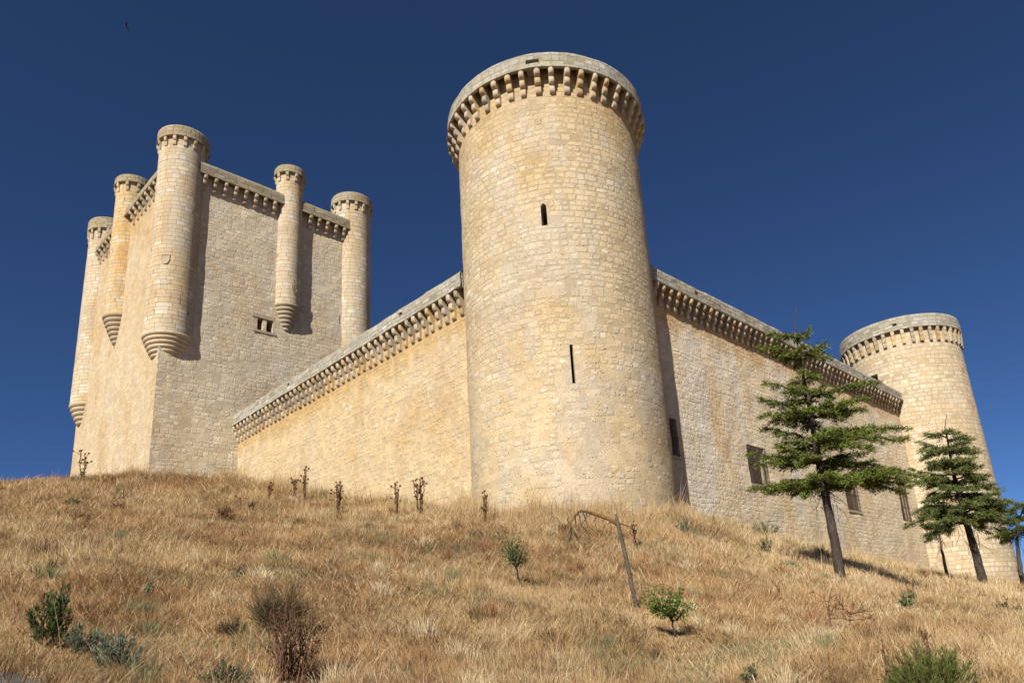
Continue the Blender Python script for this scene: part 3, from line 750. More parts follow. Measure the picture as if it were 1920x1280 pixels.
hn_ = fbm(P2[:, 0]*.7, P2[:, 1]*.7, 131, 3); wh_ = (.2+.45*rng.random(nw))*np.clip((hn_-.36)*6., .2, 2.5); wh_ = np.where(rng.random(nw) < .05, wh_*1.9, wh_)
gxp = np.concatenate([gxp, P2[:, 0]]); gyp = np.concatenate([gyp, P2[:, 1]]); gz = np.concatenate([gz, terrain(P2[:, 0], P2[:, 1])]); hgt = np.concatenate([hgt, wh_])
wid = np.concatenate([wid, (.012+.012*rng.random(nw))]); hd = np.concatenate([hd, rng.uniform(0, 6.28, nw)]); lean = np.concatenate([lean, np.abs(rng.normal(.12, .16, nw))]); curl = np.concatenate([curl, rng.uniform(0, .6, nw)])
pal = np.concatenate([pal, STRAW[rng.choice([0, 0, 1, 1, 2, 4], nw)]*(.8+.4*rng.random((nw, 1)))])
# thicker tussocks of rough dark grass here and there
nt = 420; td = np.exp(rng.uniform(math.log(6), math.log(60), nt)); th = np.radians(rng.uniform(-2, 92, nt)); k = 170
bx = np.repeat(CX+td*np.cos(th), k); by = np.repeat(CY+td*np.sin(th), k); sz = np.repeat(rng.uniform(.5, 1.3, nt), k)
a_ = rng.uniform(0, 2*np.pi, nt*k); r_ = np.abs(rng.normal(0, .16, nt*k))*sz
bx = bx+np.cos(a_)*r_; by = by+np.sin(a_)*r_; o_ = ~in_castle(bx, by); m_ = int(o_.sum())
tc2 = np.repeat(STRAW[rng.choice([1, 2, 2, 3, 3, 6, 5, 4], nt)], k, 0)[o_]*(.75+.5*rng.random((m_, 1)))
td2 = np.repeat(td, k)[o_]
gxp = np.concatenate([gxp, bx[o_]]); gyp = np.concatenate([gyp, by[o_]]); gz = np.concatenate([gz, terrain(bx[o_], by[o_])])
hgt = np.concatenate([hgt, (.14+.24*rng.random(m_))*sz[o_]*np.clip(.8+td2/50, 1, 1.8)]); wid = np.concatenate([wid, (.003+.003*rng.random(m_))*np.maximum(1, td2/7.)**.85])
hd = np.concatenate([hd, a_[o_]+rng.normal(0, .5, m_)]); lean = np.concatenate([lean, np.clip(r_[o_]/sz[o_]*2.2+rng.normal(0, .15, m_), 0, 1)]); curl = np.concatenate([curl, rng.uniform(.1, .9, m_)]); pal = np.concatenate([pal, tc2])
V, Q, T, C = blades(gxp, gyp, gz, hgt, wid, hd, lean, curl, pal)
go = link('dry_grass', mesh_np('dry_grass', V, Q, T, M['straw'], col=C)); tag(go, 'long sunburnt straw-coloured grass matted over the castle hill', 'grass', kind='stuff')

# ------------------------------------------------------------------ foliage tools
class Leaf:
    def __init__(s): s.p = []; s.c = []
    def tris(s, P, D, L, W, color, jit=.15, up=None):
        "spindle leaves: base P (n,3), direction D, length L, width W"
        P = np.asarray(P, float); n = len(P); D = D/np.linalg.norm(D, axis=1, keepdims=True)
        r = rng.normal(0, 1, (n, 3)) if up is None else up+rng.normal(0, .35, (n, 3))
        S = np.cross(D, r); S /= np.maximum(np.linalg.norm(S, axis=1, keepdims=True), 1e-6)
        L = np.broadcast_to(L, (n,))[:, None]; W = np.broadcast_to(W, (n,))[:, None]
        q = np.stack([P, P+D*L*.45+S*W*.5, P+D*L, P+D*L*.45-S*W*.5], 1)
        s.p.append(q.reshape(-1, 3)); c = np.asarray(color)*np.ones((n, 3))*(1+rng.uniform(-jit, jit, (n, 1)))
        s.c.append(np.repeat(c, 4, 0))
    def build(s, name, mat, parent):
        V = np.concatenate(s.p); C = np.concatenate(s.c); w = world_of(parent); V = V-np.array(w)
        Q = np.arange(len(V)).reshape(-1, 4)
        o = bpy.data.objects.new(name, mesh_np(name, V, Q, None, mat, col=C)); COL.objects.link(o); o.parent = parent
        return o
def curve(a, b_, sag, n=8, wig=.0):
    a = np.asarray(a, float); b_ = np.asarray(b_, float); t = np.linspace(0, 1, n)[:, None]
    p = a+(b_-a)*t; p[:, 2] += sag*4*(t[:, 0]*(1-t[:, 0]))
    if wig: p[1:-1] += rng.normal(0, wig, (n-2, 3))
    return p
GREEN_TOP = np.array((.15, .185, .036)); GREEN_DK = np.array((.07, .105, .035))
def spray(leaf, wood, p0, direction, length, gap=.05, droop=.16, needle=.13, cg=GREEN_TOP, tuft=10):
    "a flat cedar spray: twig with needle tufts"
    d = np.asarray(direction, float); d = d/np.linalg.norm(d)
    n = max(3, int(length/gap)); t = (np.arange(n)+rng.random(n)*.6)/n
    pts = p0+d*length*t[:, None]; pts[:, 2] -= droop*length*t**2
    pts += rng.normal(0, .02+.035*length, pts.shape)*np.array([1, 1, .35])
    P_ = np.repeat(pts, tuft, 0); m = len(P_)
    D = rng.normal(0, 1, (m, 3)); D[:, 2] = D[:, 2]*.6+.12; D += d*.7
    leaf.tris(P_+rng.normal(0, .05, (m, 3)), D, needle*rng.uniform(.6, 1.15, m), .022+.018*rng.random(m), cg, .25)
    wood.tube([p0, p0+d*length*.5-np.array([0, 0, droop*length*.25]), p0+d*length-np.array([0, 0, droop*length])], [.012+.006*length, .008, .003], 4, False)
def limb_foliage(leaf, wood, path, spread, start=.25, dens=1., cg=GREEN_TOP, needle=.16, drop=.0):
    seg = np.linalg.norm(np.diff(path, axis=0), axis=1); L = seg.sum(); cum = np.concatenate([[0], np.cumsum(seg)])/L
    nb = max(5, int(L*7.6*dens))
    for k in range(nb):
        if rng.random() < .12: continue
        t = start+(1-start)*(k+rng.random())/nb
        p = np.array([np.interp(t, cum, path[:, i]) for i in range(3)])
        t2 = min(1, t+.05); q = np.array([np.interp(t2, cum, path[:, i]) for i in range(3)]); d = q-p
        if np.linalg.norm(d) < 1e-4: d = path[-1]-path[-2]
        d[2] = 0; d /= max(np.linalg.norm(d), 1e-6)
        side = 1 if k % 2 else -1
        ang = side*rng.uniform(.5, 1.25); c_, s_ = math.cos(ang), math.sin(ang)
        dd = np.array([d[0]*c_-d[1]*s_, d[0]*s_+d[1]*c_, rng.uniform(-.32, .12)-drop])
        ln = spread*(math.sin(min(1, (t-start)/(1-start)*1.15+.22)*math.pi)**.7*.8+.2)*rng.uniform(.35, 1.25)
        if t > .93: ln *= .6
        spray(leaf, wood, p, dd, max(.15, ln), cg=cg, needle=needle)
    spray(leaf, wood, path[-2], path[-1]-path[-2], np.linalg.norm(path[-1]-path[-2])*1.1, cg=cg, needle=needle, droop=0)
def cedar(name, label, trunk_px, D, rad, limbs, fill, cg=GREEN_TOP, dens=1., needle=.16, group='cedar trees on the slope', mat='bark', depth_w=1., seed=1, snap=None):
    """trunk_px: photo points base->top; limbs: (trunk px y, tip px, tip depth offset, spread, sag)"""
    global rng
    keep_rng = rng; rng = np.random.default_rng(seed)
    tp = np.array([px_dist(u, v, D) for u, v in trunk_px]); tp[0, 2] -= .4
    base = tp[0].copy()
    root = empty(name, base+np.array([0, 0, .4])); tag(root, label, 'tree', group)
    wood = MB(); n = len(tp)
    tt = []
    for i in range(n-1):
        for k in range(4): tt.append(tp[i]+(tp[i+1]-tp[i])*k/4+rng.normal(0, .012, 3))
    tt.append(tp[-1]); tt = np.array(tt); m = len(tt)
    hh = (tt[:, 2]-tt[0, 2])/(tt[-1, 2]-tt[0, 2])
    rr = [max(.015, rad*(1-h_)**.85*(1.25 if h_ < .03 else 1)) for h_ in hh]
    wood.tube(tt, rr, 10)
    def at_z(z): return np.array([np.interp(z, tp[:, 2], tp[:, i]) for i in range(3)])
    def at_v(v):
        vv = np.array([q[1] for q in trunk_px])[::-1]; return np.array([np.interp(v, vv, tp[::-1, i]) for i in range(3)])
    leaf = Leaf(); br = MB()
    view = px_ray(*trunk_px[0]); view[2] = 0; view /= np.linalg.norm(view)
    sidev = np.array([view[1], -view[0], 0])
    for (tv, tip, doff, spread, sag) in limbs:
        if snap: tv = min(snap, key=lambda q: abs(q-tv))
        a = at_v(tv); b_ = px_dist(tip[0], tip[1], D+doff)
        path = curve(a, b_, sag, 8, .03); L = np.linalg.norm(b_-a)
        br.tube(path, np.linspace(.03+.018*L, .008, 8), 6, False)
        limb_foliage(leaf, br, path, spread*depth_w, .18, dens, cg, needle)
    for (tv, count, length, spread) in fill:      # limbs that reach towards and away from the viewer
        for k in range(count):
            a = at_v(tv+rng.uniform(-6, 6)); ang = (k/count*2*math.pi)+rng.uniform(-.4, .4)
            d = view*math.cos(ang)+sidev*math.sin(ang)*.75
            L = length*rng.uniform(.75, 1.1); b_ = a+d*L; b_[2] += L*rng.uniform(-.08, .12)
            path = curve(a, b_, L*.05, 7, .03); br.tube(path, np.linspace(.025+.014*L, .008, 7), 5, False)
            limb_foliage(leaf, br, path, spread, .2, dens, cg, needle)
    for k in range(26):      # dead hanging twigs under the crown
        v0_ = trunk_px[2][1]-rng.uniform(0, 60); a = at_v(v0_)+rng.normal(0, .25, 3)*np.array([1, 1, .3]); e = a+np.array([rng.normal(0, .35), rng.normal(0, .35), -rng.uniform(.25, .9)])
        br.tube([a, (a+e)/2+rng.normal(0, .08, 3), e], [.014, .010, .004], 4)
    child(wood, 'trunk', M[mat], root, True)
    child(br, 'branches', M[mat], root)
    leaf.build('crown', M['needle'], root)
    rng = keep_rng
    return root
# tall cedar
LIMBS = [  # left side
 (905, (1408, 918), -1.2, 1.0, .15), (880, (1402, 853), .6, .7, .1), (862, (1419, 872), -.6, .8, .1), (835, (1430, 804), .3, .9, .1),
 (800, (1426, 782), -.4, .9, .2), (765, (1421, 746), .5, .9, .15), (735, (1433, 718), -.3, .8, .15), (905, (1470, 905), 1.5, .9, .1), (850, (1455, 835), -1.3, .9, .1), (800, (1452, 790), 1.2, .9, .1),
 (655, (1421, 652), .2, .75, .15), (640, (1441, 628), -.3, .6, .1), (665, (1452, 668), .8, .6, .1),
 # right side
 (655, (1549, 645), .3, .6, .0), (675, (1557, 671), -.3, .65, .0), (625, (1517, 617), 0, .22, .0), (700, (1531, 694), .2, .45, .0),
 (752, (1652, 717), .3, .55, .1), (765, (1632, 745), -.6, .7, .1), (790, (1624, 770), .4, .9, .12), (775, (1606, 748), 1.2, .8, .1),
 (822, (1704, 803), .2, .8, .2), (840, (1700, 822), -.8, .9, .1), (835, (1637, 842), -1.4, 1., .1), (815, (1640, 800), 1.4, .9, .1), (860, (1620, 850), 1., .8, .1),
 (900, (1696, 925), .1, .7, .2), (900, (1722, 905), -.9, .9, .3), (905, (1506, 930), -.8, .5, .0), (905, (1436, 925), -.9, .8, .1), (895, (1736, 898), -.4, 1.1, .35), (890, (1705, 912), .4, 1.0, .25), (880, (1660, 880), 1.0, .9, .15), (905, (1612, 905), -1.5, .9, .15), (915, (1590, 915), 1.2, .8, .05)]
cedar('cedar_tree', 'tallest cedar on the slope, dark layered branches in front of the right wall', [(1577, 1088), (1564, 1010), (1552, 950), (1540, 890), (1528, 820), (1516, 750), (1505, 700), (1496, 650), (1491, 610), (1493, 577)], 30., .205,
      LIMBS, [(908, 5, 2.0, .8), (868, 4, 1.8, .8), (828, 6, 2.1, .9), (785, 5, 1.9, .8), (745, 5, 1.5, .7), (712, 4, .9, .5), (665, 5, .9, .45), (635, 3, .6, .35)], dens=1.0, seed=3, snap=(908, 868, 828, 785, 745, 712, 665, 635))
L2 = [(960, (1697, 990), -.8, 1.2, .3), (950, (1712, 962), .6, 1.1, .2), (905, (1709, 879), .4, 1., .1), (890, (1720, 905), -.6, 1., .1), (850, (1722, 829), .3, .9, .1), (840, (1730, 860), -.5, .9, .1),
 (820, (1735, 815), .3, .6, .1), (825, (1824, 823), .2, .6, .05), (850, (1836, 847), -.3, .8, .05), (880, (1842, 873), .4, .9, .05), (905, (1841, 893), -.8, .9, .05), (945, (1919, 945), -.3, 1.2, .2), (955, (1900, 962), .6, 1.1, .1),
 (965, (1879, 975), -1., 1.1, .1), (975, (1856, 1000), .5, .9, .1), (970, (1738, 1010), -1, 1., .1), (930, (1850, 930), .8, 1., .1)]
cedar('cedar_tree', 'middle-sized cedar with a bare leaning trunk in front of the far round tower', [(1845, 1100), (1836, 1060), (1826, 1025), (1815, 990), (1800, 932), (1788, 885), (1778, 835), (1772, 800), (1775, 776)], 43., .235,
      L2, [(978, 6, 2.4, 1.1), (955, 6, 2.6, 1.1), (928, 6, 2.6, 1.1), (900, 6, 2.3, 1.), (872, 6, 2., .9), (845, 6, 1.6, .8), (818, 4, 1.1, .5)], cg=np.array((.14, .17, .05)), dens=.95, needle=.16, seed=5, depth_w=1.1)
cedar('cedar_tree', 'cedar cut off by the right edge of the picture, bare twigs low on its trunk', [(1922, 1116), (1914, 1070), (1907, 1020), (1906, 990), (1914, 965), (1926, 935)], 47., .18,
      [(1000, (1877, 990), 0, 1., .1), (985, (1885, 972), -.6, .9, .1), (1010, (1880, 1018), .5, .9, .1), (960, (1960, 985), 0, 1.2, .2), (990, (1960, 1010), .8, 1.2, .1), (950, (1950, 950), .2, 1., .1), (968, (1890, 962), .2, .6, .1)],
      [(1000, 5, 1.5, .9), (975, 5, 1.3, .8), (955, 4, 1., .6)], cg=np.array((.11, .14, .035)), dens=.8, needle=.18, seed=9)
cedar('slim_conifer', 'thin young conifer with a straight bare trunk left of the middle cedar', [(1777, 1084), (1771, 1055), (1765, 1025), (1759, 990), (1754, 955), (1752, 930)], 50., .11,
      [(985, (1727, 985), 0, .7, .1), (970, (1785, 975), .3, .7, .1), (1000, (1736, 1015), .3, .6, .0), (955, (1735, 945), .2, .5, .1)],
      [(995, 5, 1.1, .6), (970, 5, 1.1, .6), (950, 4, .8, .4)], cg=np.array((.10, .14, .04)), dens=.8, mat='bark_pale', seed=13)

# ------------------------------------------------------------------ broken dead tree
def px_pts(L, p0):
    D = math.hypot(p0[0]-CX, p0[1]-CY); return [px_dist(u, v, D+o) for (u, v, o) in L]
p0 = hit_ground(1196, 1142)
root = empty('dead_tree', p0); tag(root, 'broken dead sapling trunk with its lichen-yellow top bent over in the grass', 'dead tree')
mb = MB(); L = px_pts([(1198, 1152, 0), (1194, 1138, 0), (1185, 1100, 0), (1177, 1060, .02), (1168, 1020, 0), (1162, 995, 0), (1156, 972, -.02), (1154, 964, 0)], p0)
mp = m_per_px(p0); mb.tube(L, [mp*5.4, mp*4.4, mp*4.1, mp*3.9, mp*3.8, mp*3.7, mp*3.6, mp*3.], 9); child(mb, 'trunk', M['bark_lichen'], root, True)
mb = MB(); L = px_pts([(1160, 984, 0), (1140, 972, .05), (1120, 965, .1), (1100, 958, .1), (1088, 957, .1), (1078, 967, .08), (1070, 980, .05), (1070, 992, 0)], p0); mb.tube(L, [mp*3.8, mp*3.8, mp*3.5, mp*3.2, mp*2.8, mp*2.3, mp*1.8, mp*1], 7)
mb.tube(px_pts([(1160, 980, 0), (1170, 983, -.1), (1184, 987, -.2)], p0), [mp*2.8, mp*2, mp*.7], 6)
child(mb, 'bent_top', M['lichen'], root, True)
mb = MB()
for (a, b_, c_2) in [((1070, 985), (1082, 1005), (1095, 1015)), ((1070, 990), (1072, 1010), (1080, 1025)), ((1078, 965), (1080, 990), (1108, 1012)), ((1084, 958), (1090, 985), (1112, 1005)), ((1070, 985), (1064, 975), (1066, 968)), ((1100, 958), (1098, 972), (1090, 985)),
                   ((1120, 965), (1116, 973), (1112, 979)), ((1135, 970), (1131, 976), (1128, 980)), ((1108, 960), (1105, 966), (1101, 968)), ((1072, 995), (1068, 1015), (1078, 1040)), ((1145, 975), (1142, 981), (1137, 982)), ((1092, 957), (1102, 985), (1120, 1000)), ((1076, 1000), (1090, 1020), (1098, 1030))]:
    mb.tube(px_pts([(*a, .03), (*b_, rng.uniform(-.1, .2)), (*c_2, rng.uniform(-.2, .3))], p0), [mp*1.6, mp*1., mp*.4], 4)
child(mb, 'twigs', M['bark'], root)

# ------------------------------------------------------------------ saplings, shrubs, thistles
def sapling(name, label, base_px, h_px, w_px, trunkfrac, cg, group=None, nl=900, ll=.06, seed=1, tilt=-8, lw=.018, spreadup=.9):
    global rng
    kr = rng; rng = np.random.default_rng(seed)
    p = hit_ground(*base_px); mp = m_per_px(p); H = h_px*mp; Wd = w_px*mp/2
    root = empty(name, p); tag(root, label, 'young tree', group)
    wood = MB(); leaf = Leaf()
    side = np.array([math.sin(R_(YAW-20)), -math.cos(R_(YAW-20)), 0])
    fork = p+np.array([0, 0, H*trunkfrac])+side*tilt*mp
    wood.tube(curve(p-np.array([0, 0, .05]), fork, 0, 6, .01), np.linspace(.022, .014, 6)*H/1.2, 6)
    tips = []
    for k in range(13):
        a = rng.uniform(0, 2*math.pi); r = Wd*rng.uniform(.35, 1.); z = H*(trunkfrac+(1-trunkfrac)*rng.uniform(.25, 1.)*(1-.35*(r/Wd)**2))
        q = p+np.array([math.cos(a)*r, math.sin(a)*r, z])+side*tilt*mp*1.2
        path = curve(fork-np.array([0, 0, rng.uniform(0, .12)*H]), q, -.03*H, 7, .012); wood.tube(path, np.linspace(.011, .003, 7)*H/1.2, 5)
        for j in range(nl//13):
            t = rng.uniform(.3, 1.); b_ = np.array([np.interp(t, np.linspace(0, 1, 7), path[:, i]) for i in range(3)])
            tips.append(b_+rng.normal(0, .05*H, 3)*np.array([1, 1, .9]))
    P_ = np.array(tips); D = rng.normal(0, 1, P_.shape); D[:, 2] = D[:, 2]*.7-.15
    leaf.tris(P_, D, ll*rng.uniform(.6, 1.2, len(P_)), lw, cg, .3)
    child(wood, 'trunk', M['bark'], root); leaf.build('crown', M['leaf'], root)
    rng = kr
sapling('almond_sapling', 'small grey-green sapling with a round crown, left of the broken tree', (978, 1099), 126, 70, .38, (.10, .15, .055), 'saplings in the grass', 1300, .07, 2, -10)
sapling('almond_sapling', 'bright green leafy sapling to the right of the broken tree, lower on the slope', (1266, 1198), 116, 106, .38, (.12, .20, .035), 'saplings in the grass', 950, .085, 4, -2, lw=.02)

def shrub(name, label, base_px, h_px, w_px, cg, kind='broom', group=None, n=700, seed=1, cat='shrub', wood='twig', ln=.09, lw=.012, stems=26, top=1.):
    global rng
    kr = rng; rng = np.random.default_rng(seed)
    p = hit_ground(*base_px); mp = m_per_px(p); H = h_px*mp; Wd = w_px*mp/2
    root = empty(name, p); tag(root, label, cat, group)
    wd = MB(); leaf = Leaf(); P_ = []; D_ = []
    for k in range(stems):
        a = rng.uniform(0, 2*math.pi); r = Wd*math.sqrt(rng.random()); z = H*rng.uniform(.55, 1.)*(1-.45*(r/Wd)**2)*top
        b0 = p+np.array([math.cos(a), math.sin(a), 0])*r*.25-np.array([0, 0, .03]); q = p+np.array([math.cos(a)*r, math.sin(a)*r, z])
        path = curve(b0, q, .02*H, 7, .02*H); wd.tube(path, np.linspace(.007, .0025, 7)*max(.7, H), 4)
        for j in range(max(1, n//stems)):
            t = rng.uniform(.15, 1.)**.8; b_ = np.array([np.interp(t, np.linspace(0, 1, 7), path[:, i]) for i in range(3)])
            d = (q-b0)/np.linalg.norm(q-b0)
            P_.append(b_+rng.normal(0, .012, 3)); D_.append(d*(1.3 if kind == 'broom' else .3)+rng.normal(0, .5 if kind == 'broom' else 1., 3))
    child(wd, 'stems', M[wood], root)
    P_ = np.array(P_); D_ = np.array(D_)
    leaf.tris(P_, D_, ln*rng.uniform(.6, 1.3, len(P_)), lw, cg, .35); leaf.build('foliage', M['leaf'], root)
    rng = kr
    return root
shrub('broom_bush', 'dark green broom bush at the lower left of the slope', (92, 1212), 112, 88, (.05, .085, .025), n=1700, seed=21, stems=24, ln=.06, lw=.012, top=1.15)
shrub('broom_bush', 'bright green feathery bush cut by the bottom edge at the right', (1752, 1320), 108, 165, (.12, .15, .035), n=6500, seed=22, stems=70, ln=.07, lw=.007, top=1.1)
shrub('grey_weed', 'grey-green leafy weed right of the dark broom bush', (150, 1225), 60, 70, (.17, .20, .13), 'broom', 'grey green weeds in the foreground', 1300, 23, 'weed', ln=.045, lw=.009, stems=22, top=1.1)
shrub('grey_weed', 'spreading grey-green weed near the bottom edge at the left', (215, 1268), 80, 105, (.19, .22, .15), 'broom', 'grey green weeds in the foreground', 1900, 24, 'weed', ln=.05, lw=.010, stems=26, top=1.1)
shrub('grey_weed', 'dark green weed at the bottom edge below the withered shrub', (415, 1292), 50, 110, (.12, .15, .08), 'broom', 'grey green weeds in the foreground', 1500, 25, 'weed', ln=.045, lw=.010, stems=26)
shrub('grey_weed', 'single upright grey-green thistle stalk left of the bottom centre', (276, 1125), 46, 14, (.15, .20, .14), 'leafy', 'grey green weeds in the foreground', 130, 26, 'weed', ln=.06, lw=.02, stems=4)
shrub('withered_shrub', 'large withered brown shrub with dark tangled stems, lower centre left', (552, 1285), 175, 135, (.12, .075, .04), 'leafy', None, 1150, 27, 'shrub', ln=.045, lw=.013, stems=46, top=1.15)
shrub('withered_shrub', 'greyish matted tussock behind the large withered shrub', (528, 1195), 100, 112, (.17, .125, .065), 'broom', None, 2400, 28, 'shrub', ln=.22, lw=.007, stems=60)
shrub('grey_weed', 'small grey-green plant on the left flank of the matted tussock', (492, 1168), 40, 34, (.11, .14, .09), 'broom', 'green weeds on the slope', 500, 48, 'weed', ln=.06, lw=.008, stems=14)
shrub('withered_weed', 'dark withered tuft left of the large withered shrub', (437, 1200), 44, 46, (.13, .11, .065), 'broom', None, 500, 49, 'weed', ln=.12, lw=.008, stems=24)
shrub('withered_weed', 'reddish dry tuft on the upper slope below the left wall', (422, 975), 22, 34, (.26, .15, .08), 'broom', None, 300, 50, 'weed', ln=.3, lw=.03, stems=20)
shrub('grey_weed', 'small dark green weed on the slope left of the large withered shrub', (448, 1090), 38, 40, (.09, .13, .05), 'leafy', 'green weeds on the slope', 300, 29, 'weed', ln=.06, lw=.018, stems=10)
shrub('green_weed', 'low green weed at the wall foot right of the near tower', (1292, 1006), 42, 60, (.13, .19, .10), 'leafy', 'green weeds on the slope', 700, 30, 'weed', ln=.09, lw=.02, stems=14)
shrub('green_weed', 'green weed against the foot of the right wall, left of the tall cedar', (1435, 992), 38, 66, (.14, .18, .08), 'leafy', 'green weeds on the slope', 700, 31, 'weed', ln=.13, lw=.03, stems=16)
shrub('green_weed', 'dark shrub in the shade left of the tall cedar trunk', (1440, 1040), 40, 55, (.08, .12, .05), 'leafy', 'green weeds on the slope', 700, 32, 'weed', ln=.09, lw=.02, stems=16)
shrub('green_weed', 'small bright green shrub below the middle cedar', (1708, 1140), 34, 42, (.15, .20, .08), 'leafy', 'green weeds on the slope', 260, 33, 'weed', ln=.09, lw=.03, stems=9)
shrub('green_weed', 'dark rounded shrub at the right below the middle cedar', (1886, 1152), 32, 58, (.06, .085, .035), 'leafy', 'green weeds on the slope', 600, 34, 'weed', ln=.1, lw=.03, stems=16)
shrub('green_weed', 'thin green weed right of the tall cedar trunk near the wall', (1606, 1050), 40, 30, (.12, .16, .07), 'leafy', 'green weeds on the slope', 260, 35, 'weed', ln=.12, lw=.03, stems=8)
shrub('green_weed', 'tiny green rosette plant on the slope below the keep', (133, 946), 12, 26, (.10, .17, .06), 'leafy', 'green weeds on the slope', 90, 36, 'weed', ln=.3, lw=.06, stems=7)
shrub('green_weed', 'small blue-green rosette in the middle of the left slope', (366, 1060), 16, 20, (.14, .22, .13), 'leafy', 'green weeds on the slope', 80, 37, 'weed', ln=.10, lw=.03, stems=6)
shrub('green_weed', 'pale green weed on the slope just right of the broken tree', (1225, 1065), 14, 18, (.18, .26, .16), 'leafy', 'green weeds on the slope', 70, 38, 'weed', ln=.08, lw=.03, stems=6)
shrub('green_weed', 'dark green weed by the bottom edge, right of centre', (1405, 1290), 50, 40, (.07, .11, .05), 'leafy', 'green weeds on the slope', 300, 39, 'weed', ln=.06, lw=.016, stems=8)
shrub('withered_weed', 'small dark rust-coloured weed in the middle of the slope', (745, 1180), 20, 26, (.14, .05, .035), 'leafy', None, 240, 40, 'weed', ln=.04, lw=.012, stems=14)
shrub('withered_weed', 'brown dry tuft between the two saplings, near the bottom', (1030, 1215), 38, 44, (.22, .14, .07), 'broom', None, 400, 41, 'weed', ln=.09, lw=.01, stems=26)

def dead_shrub(name, label, base_px, parts, seed):
    p = hit_ground(*base_px); mp = m_per_px(p); root = empty(name, p); tag(root, label, 'dead shrub')
    mb = MB()
    for pts, r0 in parts:
        L = px_pts([(u, v, o) for u, v, o in pts], p); mb.tube(L, np.linspace(r0*mp, .4*mp, len(L)), 5)
        for k in range(6):
            t = rng.uniform(.3, 1.)*(len(L)-1); i = int(min(t, len(L)-2)); q = L[i]+(L[i+1]-L[i])*(t-i); e = q+rng.normal(0, 1, 3)*np.array([1, 1, .8])*mp*11+np.array([0, 0, mp*5])
            mb.tube([q, (q+e)/2+rng.normal(0, mp*1.5, 3), e], [mp*.9, mp*.7, mp*.35], 4)
    child(mb, 'stems', M['twig'], root)
dead_shrub('dead_bush', 'leafless brown bush with crooked forked branches on the right slope', (1585, 1185),
  [([(1557, 1190, 0), (1556, 1160, 0), (1552, 1140, 0), (1545, 1122, .2), (1524, 1107, .3)], 2.2), ([(1556, 1160, 0), (1553, 1130, -.1), (1560, 1100, -.2)], 1.6),
   ([(1594, 1190, 0), (1594, 1160, 0), (1598, 1145, 0), (1607, 1118, .1)], 2.2), ([(1594, 1162, 0), (1575, 1158, .1), (1556, 1158, 0)], 1.5), ([(1595, 1150, 0), (1612, 1146, -.2), (1633, 1140, -.3)], 1.6), ([(1594, 1162, 0), (1615, 1160, .3), (1634, 1160, .4), (1637, 1150, .4)], 1.4), ([(1594, 1150, 0), (1582, 1140, -.2), (1572, 1130, -.3)], 1.2), ([(1556, 1155, 0), (1563, 1135, .3), (1567, 1120, .4)], 1.1)], 1)
dead_shrub('dead_bush', 'thin curved leafless branch standing in the grass below the tall cedar', (1450, 1128), [([(1448, 1128, 0), (1458, 1114, 0), (1462, 1103, 0), (1459, 1092, 0)], 1.3)], 2)
dead_shrub('dead_bush', 'dark twiggy dead weed on the upper left slope', (213, 958), [([(232, 960, 0), (226, 945, 0), (218, 935, .3), (206, 932, .5)], 1.4), ([(232, 960, 0), (233, 942, .2), (231, 925, .2)], 1.1), ([(226, 945, 0), (215, 948, -.2), (208, 955, -.2)], 1)], 3)

_hm = MB()
for _z0, _z1 in ((0, 1),):
    V = []
    for a_, z_ in ((.05, -1), (.8, -.6), (1, 0), (.95, .5), (.35, .65), (.05, .6)): V += [(math.cos(t)*a_, math.sin(t)*a_, z_) for t in np.linspace(0, 2*math.pi, 8)[:-1]]
    _hm.add(V, [(i*7+k2, i*7+(k2+1) % 7, (i+1)*7+(k2+1) % 7, (i+1)*7+k2) for i in range(5) for k2 in range(7)])
HEAD = _hm.mesh('seed_head', M['twig'])
def seed_head(e, rr, root):
    o = bpy.data.objects.new('seed_head', HEAD); COL.objects.link(o); o.parent = root; o.location = Vector(e)-world_of(root); o.scale = (rr, rr, rr)
def thistle(label, base_px, top_v, n_st, seed, spread=10, green=False, group='dry thistles at the foot of the left wall'):
    global rng
    kr = rng; rng = np.random.default_rng(seed)
    p = hit_ground(*base_px); mp = m_per_px(p); H = (base_px[1]-top_v)*mp
    root = empty('thistle', p); tag(root, label, 'thistle', group)
    st = MB(); heads = []; leaf = Leaf(); P_ = []; D_ = []
    for k in range(n_st):
        a = rng.uniform(0, 2*math.pi); r = spread*mp*rng.uniform(.2, 1.); q = p+np.array([math.cos(a)*r, math.sin(a)*r, H*rng.uniform(.8, 1.12)])
        path = curve(p+np.array([math.cos(a), math.sin(a), 0])*r*.25, q, 0, 8, .015*H); st.tube(path, np.linspace(1.5, .6, 8)*mp, 5)
        ends = [q]
        for j in range(3):
            i = rng.integers(3, 7); e = path[i]+np.array([rng.normal(0, 1), rng.normal(0, 1), 1.3])*mp*6; st.tube([path[i], (path[i]+e)/2, e], [.6*mp, .5*mp, .4*mp], 4); ends.append(e)
        for e in ends:
            rr = mp*rng.uniform(1.7, 2.5)
            heads.append((e, rr))
        for j in range(26):
            t = rng.uniform(0, .95); b_ = np.array([np.interp(t, np.linspace(0, 1, 8), path[:, i]) for i in range(3)]); P_.append(b_); D_.append(rng.normal(0, 1, 3)+np.array([0, 0, .3 if green else -.5]))
    leaf.tris(np.array(P_), np.array(D_), mp*(6 if green else 4.), mp*1.7, (.10, .12, .06) if green else (.20, .125, .07), .3)
    child(st, 'stems', M['twig'], root); [seed_head(e, q, root) for e, q in heads]; leaf.build('leaves', M['leaf'], root)
    rng = kr
thistle('tallest dry thistle, a many-headed clump near the near tower at the wall foot', (788, 966), 884, 6, 51, 13)
thistle('dry thistle just left of the tallest thistle', (744, 968), 905, 4, 52, 9)
thistle('dry leaning thistle left of the middle of the left wall', (633, 964), 903, 5, 53, 10)
